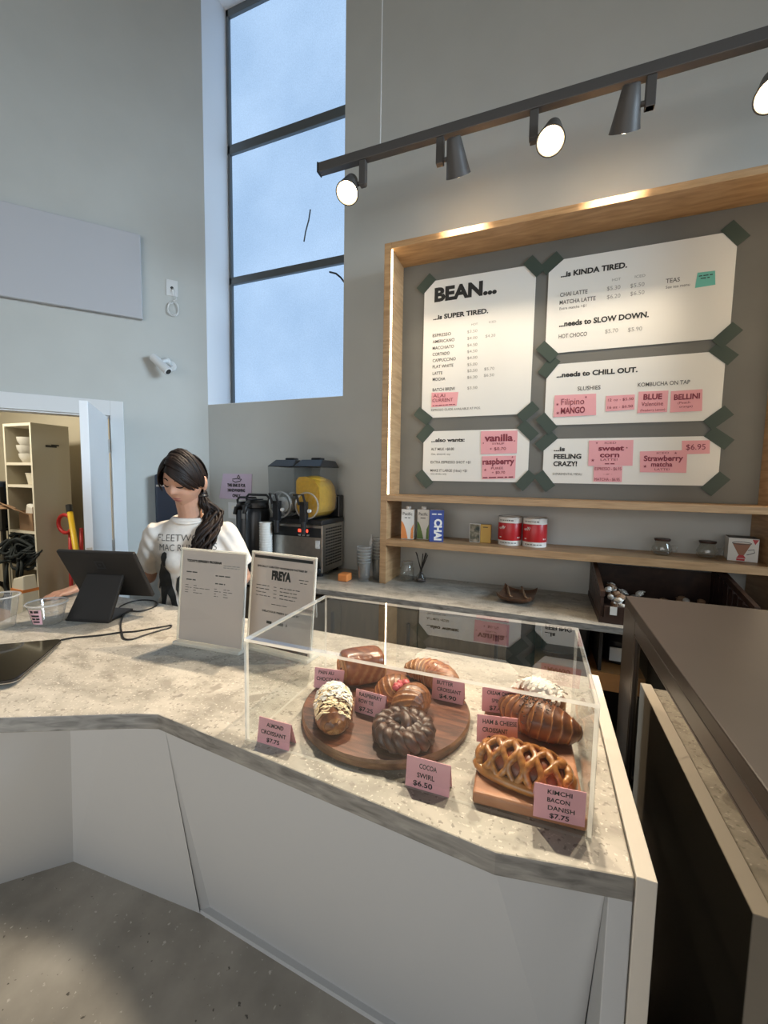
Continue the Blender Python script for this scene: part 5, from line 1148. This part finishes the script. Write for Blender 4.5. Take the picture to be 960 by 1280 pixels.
# folded pink price cards
def pcard(label, px, zb, lines, lean=.010):
    tl, tr_, br, bl = px; b0, b1 = at(*bl, Z=zb), at(*br, Z=zb); e_ = (b1-b0); wd = e_.length; e_ = e_.normalized(); n_ = V((e_.y,-e_.x,0))
    h0 = at(*tl, Y=b0.y).z-zb
    h = h0; t = thing('price_card', label, 'price card', b0.lerp(b1,.5), 'pink price cards in the case')
    up_ = (EZ*h - n_*lean).normalized(); th = n_*.0007
    def fl(c0, c1, d0, d1, w_): return MB().add([c0,c1,d1,d0,c0+w_,c1+w_,d1+w_,d0+w_], [(0,1,2,3),(7,6,5,4),(0,4,5,1),(1,5,6,2),(2,6,7,3),(3,7,4,0)])
    t0, t1 = b0+up_*h, b1+up_*h
    ob('front_flap', fl(b0,b1,t0,t1,-th), 'pinkcard', t)
    k0, k1 = b0-n_*(.030)+e_*wd*.08, b1-n_*.030; ob('back_flap', fl(t0-th*1.2,t1-th*1.2,k0,k1,-th), 'pinkcard', t)
    mb = MB()
    for s, u0, u1, v, cap in lines: put(mb, s, b0+e_*(u0*wd)+up_*(v*h)+n_*.0007, e_, up_, (u1-u0)*wd, cap*h, .018, .0)
    ob('handwriting', mb, 'ink', t, recalc=False); return t
k6 = lambda *q: [(300+x/3.692, 740+y/3.692) for x, y in q]
k7 = lambda *q: [(500+x/3.4286, 780+y/3.4286) for x, y in q]
pcard('pink price card reading ALMOND CROISSANT outside the round board', k6((105,590),(250,625),(225,735),(78,690)), CT, [('ALMOND',.26,.78,.70,.16),('CROISSANT',.10,.88,.40,.16),('$7.75',.30,.70,.12,.16)])
pcard('pink price card reading PAIN AU CHOCOLAT behind the almond croissant', k6((360,357),(487,378),(475,458),(340,440)), BZ1, [('PAIN AU',.14,.66,.72,.18),('CHOCOLAT',.08,.86,.40,.18),('$5.50',.34,.80,.08,.18)])
pcard('pink price card reading RASPBERRY BOW TIE in the middle of the round board', k6((540,455),(680,490),(665,590),(527,550)), BZ1, [('RASPBERRY',.12,.88,.74,.17),('BOW TIE',.12,.62,.46,.17),('$7.25',.16,.62,.12,.18)])
pcard('pink price card reading BUTTER CROISSANT on the round board', k7((148,232),(280,265),(270,348),(135,318)), BZ1, [('BUTTER',.14,.66,.72,.17),('CROISSANT',.16,.92,.42,.17),('$4.90',.24,.78,.12,.18)])
pcard('pink price card reading COCOA SWIRL at the front glass', k7((38,575),(222,615),(210,745),(22,690)), CT, [('COCOA',.30,.70,.68,.16),('SWIRL',.26,.66,.38,.16),('$6.50',.18,.62,.10,.17)])
pcard('pink price card reading CREAM CHEESE SPINACH at the back of the rectangular board', k7((358,278),(505,303),(500,392),(350,372)), BZ2, [('CREAM CHEESE',.14,.96,.74,.16),('SPINACH',.28,.78,.42,.16),('$7.40',.22,.66,.10,.18)])
pcard('pink price card reading HAM & CHEESE CROISSANT behind the lattice danish', k7((338,397),(507,430),(503,525),(328,503)), BZ2, [('HAM & CHEESE',.14,.98,.70,.17),('CROISSANT',.14,.76,.40,.17),('$7.00',.26,.70,.10,.17)])
q = k7((573,658),(787,710),(785,852),(568,800))
fy = RB.y-.209-.0035
b0 = at(*q[3], Y=fy+.008); b1 = at(*q[2], Y=fy+.016); t0 = at(*q[0], Y=fy+.008)
a = thing('price_card', 'pink price card reading KIMCHI BACON DANISH on the front edge of the rectangular board', 'price card', b0, 'pink price cards in the case')
e_ = (b1-b0); e_.z = 0; wd = e_.length; e_ = e_.normalized(); n_ = V((e_.y,-e_.x,0)); h = t0.z-b0.z; b0 = V((b0.x,b0.y,b0.z)) + n_*.012
ob('front_flap', MB().hexa([b0,b0+e_*wd,b0+e_*wd-n_*.0007,b0-n_*.0007,b0+EZ*h,b0+e_*wd+EZ*h,b0+e_*wd-n_*.0007+EZ*h,b0-n_*.0007+EZ*h]), 'pinkcard', a)
c0 = b0-n_*.001+EZ*h; c1 = c0+e_*wd
ob('back_flap', MB().add([c0,c1,V((c1.x,c1.y,BZ2))-n_*.03,V((c0.x,c0.y,BZ2))-n_*.03]+[p-n_*.0007 for p in (c0,c1,V((c1.x,c1.y,BZ2))-n_*.03,V((c0.x,c0.y,BZ2))-n_*.03)], [(0,1,2,3),(7,6,5,4),(0,4,5,1),(1,5,6,2),(2,6,7,3),(3,7,4,0)]), 'pinkcard', a)
mb = MB()
for s, u0, u1, v, cap in (('KIMCHI',.26,.74,.76,.13),('BACON',.26,.70,.53,.13),('DANISH',.28,.80,.30,.13),('$7.75',.32,.70,.07,.14)): put(mb, s, b0+e_*(u0*wd)+EZ*(v*h)+n_*.0006, e_, EZ, (u1-u0)*wd, cap*h, .018)
ob('handwriting', mb, 'ink', a, recalc=False)
# ------------------------------------------------------------------ the woman behind the counter
PT = math.radians(29.4); PC = V((-1.66,1.56,0)); RP = Matrix.Rotation(PT, 3, 'Z')
def pw(p): return PC + RP @ V(p)
HQ = Matrix.Rotation(math.radians(-15), 3, 'Z') @ Matrix.Rotation(math.radians(20), 3, 'X') @ Matrix.Rotation(math.radians(4), 3, 'Y')
HC_ = V((0,-.085,1.558)); HS = 1.06
def hw(p): return HC_ + HQ @ (V(p)*HS)
def g(x, s): return math.exp(-(x/s)**2)
def headpt(d, grow=0.):
    x, y, z = d.x*.079, d.y*.094, d.z*.114
    if z < 0:
        t = -z/.116; x *= 1-.30*t**2.0
        if y > 0: y *= 1-.55*min(1, t*1.4)
        else: y *= 1-.06*t
    if y < 0 and grow == 0:
        front = min(1, -d.y*1.6)
        nz = 0 if z > .020 or z < -.040 else (.5-.5*math.cos(math.pi*min(1,(.020-z)/.046))) if z > -.026 else max(0, 1-(-.026-z)/.012)
        y -= front*(.021*g(x,.0085+.006*nz)*nz)
        y += front*.006*(g(abs(x)-.031,.015)*g(z-.010,.013))
        y -= front*.003*g(z-.030,.010)*g(x,.05)
        y -= front*.0055*g(x,.022)*(g(z+.056,.006)+g(z+.069,.0065)) 
        y += front*.004*g(x,.024)*g(z+.0625,.0022)
        y -= front*.006*g(x,.020)*g(z+.098,.014)
        y -= front*.004*g(abs(x)-.040,.018)*g(z+.030,.020)
    k = 1+grow/.09
    return V((x*k, y*k, z*k))
def headmesh(grow=0., nu=96, nv=72, T=hw):
    rings = []
    for i in range(nv+1):
        th = math.pi*(i+.01)/(nv+.02)
        rings.append([T(headpt(V((math.sin(th)*math.cos(2*math.pi*k/nu), math.sin(th)*math.sin(2*math.pi*k/nu), -math.cos(th))), grow)) for k in range(nu)])
    return rings
bd = MB(); bd.loft(headmesh(), True)
for sx in (-1,1):
    bd.ell(hw((sx*.089,.018,-.008)), (.011,.019,.033), HQ @ rot('Z', sx*22) @ rot('X', -10)); bd.ell(hw((sx*.086,.012,-.035)), (.009,.011,.012)); bd.ell(hw((sx*.080,.014,-.012)), (.012,.012,.022))
bd.chain([(0,.015,1.33), (0,-.012,1.40), (0,-.050,1.475)], [.062,.056,.056])
bd.chain([(-.15,.01,1.285),(0,.02,1.31),(.15,.01,1.285)], [.045,.052,.045])
for z, a_, b_ in ((1.27,.13,.085),(1.18,.125,.09),(1.08,.11,.08),(.98,.125,.085),(.90,.135,.09)): bd.ell((0,.035,z), (a_,b_,.09))
# right arm reaching to the counter corner, left arm resting behind the sign
ra = [V((-.165,.01,1.28)), V((-.250,.100,1.045)), V((-.585,.095,.995))]; la = [V((.165,.01,1.28)), V((.245,.055,1.045)), V((.195,-.215,.992))]
for A in (ra, la):
    bd.chain(A[:2], [.046,.037]); bd.chain(A[1:], [.037,.0245])
    bd.ell(A[1].lerp(A[2],.28), (.038,.038,.038))
def hand(wr, d, side, spread=1.):
    """palm, four bent fingers of different lengths and a thumb leaving the side of the palm"""
    d = V(d).normalized(); s_ = V((-d.y,d.x,0)).normalized()*side; up_ = EZ
    zt = lambda p: V((p.x,p.y,max(p.z,.9705)))
    k0 = wr+d*.028-up_*.004
    for j in range(4):
        o_ = (j-1.5)*.0185; kn = wr+d*(.078-.006*abs(j-1.2))+s_*o_+up_*(-.006)
        bd.chain([wr+s_*o_*.55, kn], [.0165,.0125], 12)
        fd = (d+s_*(j-1.5)*.09*spread).normalized(); L = (.062,.074,.070,.054)[j]
        p1 = kn+fd*L*.42+up_*.004; p2 = p1+fd*L*.32-up_*.008; p3 = p2+fd*L*.26-up_*.010
        bd.chain([kn, zt(p1), zt(p2), zt(p3)], [.0110,.0095,.0085,.0072], 12)
    bd.ell(wr+d*.045-up_*.002, (.040,.040,.014), Matrix((d, s_, up_)).transposed())
    tb = wr+d*.018-s_*.022-up_*.004; t1 = tb+(d*.62-s_*.78).normalized()*.034-up_*.006; t2 = t1+(d*.9-s_*.35).normalized()*.030-up_*.002; t3 = t2+(d*.98-s_*.1).normalized()*.022
    bd.chain([tb, zt(t1), zt(t2), zt(t3)], [.015,.0125,.0105,.0085], 12)
hand(ra[2], (-.60,-.80,-.10), 1); hand(la[2], (-.15,-.98,-.10), -1)
for sx in (-1,1):
    bd.chain([(sx*.085,.045,.88),(sx*.092,.03,.50),(sx*.095,.06,.09)], [.088,.056,.038]); bd.chain([(sx*.095,.07,.045),(sx*.105,-.10,.03)], [.042,.034])
person = thing('person', 'woman with a dark ponytail in an off white printed tee, looking down', 'person', PC)
def fuse(name, mb, m_, vox, it, parent):
    me = bpy.data.meshes.new(name); me.from_pydata([tuple(pw(p)) for p in mb.v], [], mb.f)
    bm = bmesh.new(); bm.from_mesh(me); bmesh.ops.recalc_face_normals(bm, faces=bm.faces); bm.to_mesh(me); bm.free()
    o = bpy.data.objects.new(name, me); COL.objects.link(o)
    r_ = o.modifiers.new('r', 'REMESH'); r_.mode = 'VOXEL'; r_.voxel_size = vox; s_ = o.modifiers.new('s', 'SMOOTH'); s_.factor = .5; s_.iterations = it
    dg = bpy.context.evaluated_depsgraph_get(); m2 = bpy.data.meshes.new_from_object(o.evaluated_get(dg)); bpy.data.objects.remove(o)
    m2.name = name
    return link(name, m2, m_, parent, True)
body = fuse('body', bd, 'skin', .0042, 3, person)
# tee shirt
sh = MB()
def ring(c, rx, ry, n=40, e_=2.3):
    o_ = []
    for k in range(n):
        a_ = 2*math.pi*k/n; ca, sa = math.cos(a_), math.sin(a_); q = (abs(ca)**e_+abs(sa)**e_)**(-1/e_); o_.append(V((c[0]+rx*ca*q, c[1]+ry*sa*q, c[2])))
    return o_
sh.loft([ring((0,.04,.80),.176,.125), ring((0,.04,.90),.172,.122), ring((0,.035,1.02),.165,.118), ring((0,.028,1.14),.172,.125), ring((0,.02,1.22),.182,.122), ring((0,.018,1.275),.180,.105), ring((0,.012,1.318),.150,.088), ring((0,.004,1.350),.108,.080), ring((0,-.004,1.372),.080,.073)])
sh.chain([(-.15,.012,1.283),(0,.02,1.305),(.15,.012,1.283)], [.064,.066,.064])
for A, el in ((ra,.72),(la,.72)):
    p0, p1 = A[0]+V((0,.004,.0)), A[0].lerp(A[1], el)
    sh.chain([p0+(V((0,.01,1.27))-p0)*.3, p0+V((0,0,-.002)), p0.lerp(p1,.5)], [.062,.068,.071], 20); sh.tube([p0.lerp(p1,.3), p0.lerp(p1,.7), p1], [.071,.074,.077], 24)
for p_, r_ in (((-.05,-.07,1.16),.05),((.06,-.075,1.16),.05)): sh.ell(p_, (.07,.05,.06))
shirt = fuse('t_shirt', sh, 'shirt', .0065, 8, person)
co = np.zeros(len(shirt.data.vertices)*3); shirt.data.vertices.foreach_get('co', co); co = co.reshape(-1,3)
nrm = np.zeros_like(co); shirt.data.vertices.foreach_get('normal', nrm.reshape(-1)) if False else None
nv_ = np.array([tuple(v.normal) for v in shirt.data.vertices])
lp_ = (co-np.array(PC)) @ np.array(RP)
fold = .0045*np.sin(lp_[:,2]*70+lp_[:,0]*55+2*np.sin(lp_[:,0]*30))*np.exp(-((np.abs(lp_[:,0])-.15)/.07)**2) + .004*np.sin((lp_[:,0]*1.0-lp_[:,2]*.55)*75+1.5*np.sin(lp_[:,2]*22))*np.clip((1.2-lp_[:,2])/.25,0,1)
co += nv_*fold[:,None]; shirt.data.vertices.foreach_set('co', co.reshape(-1)); shirt.data.update()
def surf_bvh(o): return BVHTree.FromPolygons([tuple(v.co) for v in o.data.vertices], [tuple(p.vertices) for p in o.data.polygons])
bs = surf_bvh(shirt); fdir = RP @ V((0,1,0))
def on_shirt(x, z, e_=.0022):
    h_ = bs.ray_cast(pw((x,-.6,z)), fdir)
    return h_[0]-fdir*e_ if h_[0] else pw((x,-.11,z))
cl = MB(); pts = [V((.080*math.cos(q), -.004+.072*math.sin(q)+(-.006 if math.sin(q) < 0 else .006), 1.369-.020*(math.sin(q) < 0)*abs(math.sin(q))+.012*(math.sin(q) > 0)*abs(math.sin(q)))) for q in [2*math.pi*k/40 for k in range(41)]]
cl.tube([pw(p) for p in pts], .0105, 10, flat=.75); ob('ribbed_collar', cl, 'shirt', shirt, smooth=True)
def warp(s, x0, x1, z, cap, bold, mb):
    vs, fs = glyphs(s, bold, -.0); a0, a1 = vs[:,0].min(), vs[:,0].max()
    mb.add([on_shirt(x0+(x-a0)/(a1-a0)*(x1-x0), z+y*cap/CAP) for x, y, _ in vs], fs)
pr = MB(); warp('FLEETWOOD', -.135, .135, 1.262, .034, -.004, pr); warp('MAC RUMOURS', -.125, .14, 1.215, .034, -.004, pr)
ob('shirt_lettering', pr, 'softink', shirt, recalc=False)
pr = MB()
def blob(poly):      # dark standing shapes printed on the shirt
    vs = [V((x*1.05-.005,1.205+(z-1.115)*1.12,0)) for x, z in poly]; bm = bmesh.new(); f_ = bm.faces.new([bm.verts.new(v) for v in vs]); bmesh.ops.triangulate(bm, faces=[f_])
    bmesh.ops.subdivide_edges(bm, edges=bm.edges[:], cuts=3, use_grid_fill=True); bmesh.ops.triangulate(bm, faces=bm.faces[:]); bm.verts.index_update()
    pr.add([on_shirt(v.co.x, v.co.y, .003) for v in bm.verts], [tuple(w_.index for w_ in f.verts) for f in bm.faces]); bm.free()
blob([(-.115,1.06),(-.10,1.075),(-.085,1.06),(-.065,1.02),(-.060,.97),(-.045,.92),(-.035,.86),(-.05,.80),(-.065,.80),(-.065,.88),(-.085,.93),(-.10,.88),(-.105,.80),(-.122,.80),(-.12,.90),(-.125,.98)])
blob([(-.100,1.112),(-.088,1.120),(-.075,1.114),(-.070,1.098),(-.076,1.080),(-.078,1.060),(-.100,1.060),(-.098,1.080),(-.105,1.096)])
blob([(-.115,1.055),(-.128,1.0),(-.135,.95),(-.128,.945),(-.115,.985),(-.105,1.03)])
blob([(-.035,1.0),(-.015,1.02),(.01,1.015),(.03,.99),(.06,.98),(.075,.93),(.05,.90),(.055,.80),(.03,.80),(.02,.88),(0,.87),(-.01,.80),(-.03,.80),(-.025,.90),(-.045,.95)])
blob([(-.012,1.062),(-.004,1.078),(.012,1.080),(.024,1.066),(.022,1.045),(.014,1.030),(.016,1.008),(-.008,1.008),(-.004,1.030),(-.012,1.045)])
ob('shirt_print', pr, 'ink', shirt, recalc=False)
# trousers
tr = MB()
tr.loft([ring((0,.045,.99),.150,.108), ring((0,.045,.90),.160,.115), ring((0,.045,.82),.160,.112)])
for sx in (-1,1): tr.chain([(sx*.085,.045,.84),(sx*.092,.03,.50),(sx*.095,.06,.12)], [.094,.066,.056])
fuse('trousers', tr, 'denim', .009, 3, person)
sho = MB()
for sx in (-1,1): sho.chain([(sx*.095,.085,.047),(sx*.10,.0,.045),(sx*.106,-.11,.037)], [.046,.044,.036])
fuse('shoes', sho, 'black', .007, 2, person)
# face details
bb = surf_bvh(body); HD = RP @ (HQ @ V((0,1,0)))
def on_face(x, z, e_=.0012):
    o_ = pw(hw((x,-.3,z))); h_ = bb.ray_cast(o_, HD); return (h_[0]-HD*e_) if h_[0] else pw(hw((x,-.09,z)))
fm = MB()
for sx in (-1,1):
    fm.tube([on_face(sx*(.017+.030*k/8), .004-.005*math.sin(math.pi*k/8)) for k in range(9)], [.0012,.0021,.0026,.0029,.0030,.0029,.0027,.0024,.0014], 6)
ob('eyelashes', fm, 'hair', body, smooth=True)
fm = MB()
for sx in (-1,1): fm.tube([on_face(sx*(.014+.036*k/8), .030+.006*math.sin(math.pi*k/8)) for k in range(9)], [.001,.0024,.003,.003,.0028,.0024,.002,.0016,.001], 6)
ob('eyebrows', fm, 'hair', body, smooth=True)
fm = MB()
for z0, hh in ((-.0560,.0045),(-.0688,.0055)):
    vs = []; n_ = 14
    for i in range(n_+1):
        x = -.022+.044*i/n_; w_ = math.sin(math.pi*i/n_)**.7*hh
        vs += [on_face(x, z0-w_, .0012), on_face(x, z0, .0022), on_face(x, z0+w_*.9, .0012)]
    fm.add(vs, [q for i in range(n_) for q in ((3*i,3*i+3,3*i+4,3*i+1),(3*i+1,3*i+4,3*i+5,3*i+2))])
ob('lips', fm, 'lips', body, smooth=True, recalc=False)
# hair: cap, swept fringe, side locks, ponytail
hm = MB()
def hp(d, grow): return hw(headpt(d.normalized(), grow))
nu, nv = 72, 54; grid = {}; vs = []
for i in range(nv+1):
    th = math.pi*(i+.01)/(nv+.02)
    for k in range(nu):
        d_ = V((math.sin(th)*math.cos(2*math.pi*k/nu), math.sin(th)*math.sin(2*math.pi*k/nu), math.cos(th)))
        vs.append((d_, hp(d_, .0135 + .002*math.sin(14*math.atan2(d_.y,d_.x)+6*d_.z))))
fs = []
for i in range(nv):
    for k in range(nu):
        q = (i*nu+k, i*nu+(k+1)%nu, (i+1)*nu+(k+1)%nu, (i+1)*nu+k); c_ = sum((vs[j][0] for j in q), V((0,0,0)))/4
        if c_.z < -.62: continue
        if c_.y < -.05 and c_.z < .50 - .0*c_.x: continue
        if c_.y < .36 and c_.z < .20 and c_.y >= -.05: continue
        fs.append(q)
hm.add([v[1] for v in vs], fs)
def lock(d0, d1, r0, r1, lift=.0, n=14, sag=0., g0=.016, g1=.014, wav=0., ph=0.):
    pts = []
    for j in range(n+1):
        t = j/n; d_ = (V(d0)*(1-t)+V(d1)*t).normalized(); p = hp(d_, g0*(1-t)+g1*t+lift*math.sin(math.pi*t)); pts.append(p+V((0,0,-sag*t*t)))
    rr_ = [(r0*(1-j/n)+r1*j/n)*(.55+.45*math.sin(math.pi*min(1,.15+.85*j/n))) for j in range(n+1)]
    hm.tube(pts, rr_, 8, flat=.45, up=(HQ @ V((d0))).normalized())
rh = random.Random(2)
gx = V((.62,.66,-.60))                       # where the ponytail is gathered, low behind her left ear
for k in range(46):     # fringe swept from the parting across the forehead to the left ear
    t = k/45; d0 = V((-.30+.12*rh.uniform(-1,1), -.62+.62*t, .80)); e1 = V((.82+.05*rh.uniform(-1,1), -.52+.50*t, .02-.16*t+.10*(1-t)))
    lock(d0, e1, .010, .007, .012+.006*rh.random())
for k in range(14):     # front curtain hanging low over the brow towards the left cheek
    t = k/13; lock(V((-.28,-.78,.62+.1*t)), V((.72+.14*t+.05*rh.uniform(-1,1),-.68+.44*t,-.02-.12*t+.07*rh.uniform(-1,1))), .010, .004, .015)
for k in range(16):     # right side falling beside the face
    t = k/15; lock(V((-.36,-.66+.5*t,.72)), V((-.90,-.50+.55*t,-.05-.25*rh.random()*(t < .4))), .009, .006, .008, sag=.012)
for k in range(34):     # back and sides drawn to the gather
    t = k/33; az = math.pi*(.17+.86*t); lock(V((math.cos(az)*.55, math.sin(az)*.55+.1, .80)), gx+V((rh.uniform(-.12,.12),rh.uniform(-.12,.12),rh.uniform(-.1,.1))), .010, .008, .004)
gp = hw(headpt(gx.normalized(), .016))
hm.ell(gp+V((.004,.004,-.006)), (.026,.026,.028))
for k in range(46):     # wavy ponytail over her left shoulder
    a_ = rh.uniform(0,6.28); rr_ = rh.uniform(.2,1)**.5; ox, oy = math.cos(a_)*rr_, math.sin(a_)*rr_; L = rh.uniform(.72,1.0); ph = rh.uniform(0,6.28)
    path = [gp, gp+V((.018,-.004,-.045)), V((.118,-.012,1.405)), V((.115,-.055,1.335)), V((.088,-.105,1.255)), V((.070,-.118,1.175)), V((.052,-.120,1.10))]
    wd_ = [.014,.028,.036,.042,.043,.036,.022]; pts = []
    for j in range(25):
        t = j/24*L*(len(path)-1); i = min(int(t), len(path)-2); f_ = t-i; f2 = f_*f_*(3-2*f_)*.5+f_*.5
        p = path[i].lerp(path[i+1], f2); w_ = wd_[i]*(1-f_)+wd_[i+1]*f_
        amp = .016*min(1,t/2.5); pts.append(p+V((ox*w_+amp*math.sin(t*3.4+ph), oy*w_*.7-w_*.35+amp*.6*math.cos(t*3.4+ph), 0)))
    hm.tube(pts, [.0045+.0035*math.sin(math.pi*min(1,.12+.88*j/24)) if j < 23 else .0018 for j in range(25)], 6, flat=.7)
hm.v = [pw(p) for p in hm.v]
ob('hair', hm, 'hair', person, smooth=True)
hm = MB().tube([pw(gp+V((.004+.024*math.cos(q), .024*math.sin(q), -.012))) for q in [2*math.pi*k/20 for k in range(21)]], .006, 8); ob('hair_tie', hm, 'black', person, smooth=True)
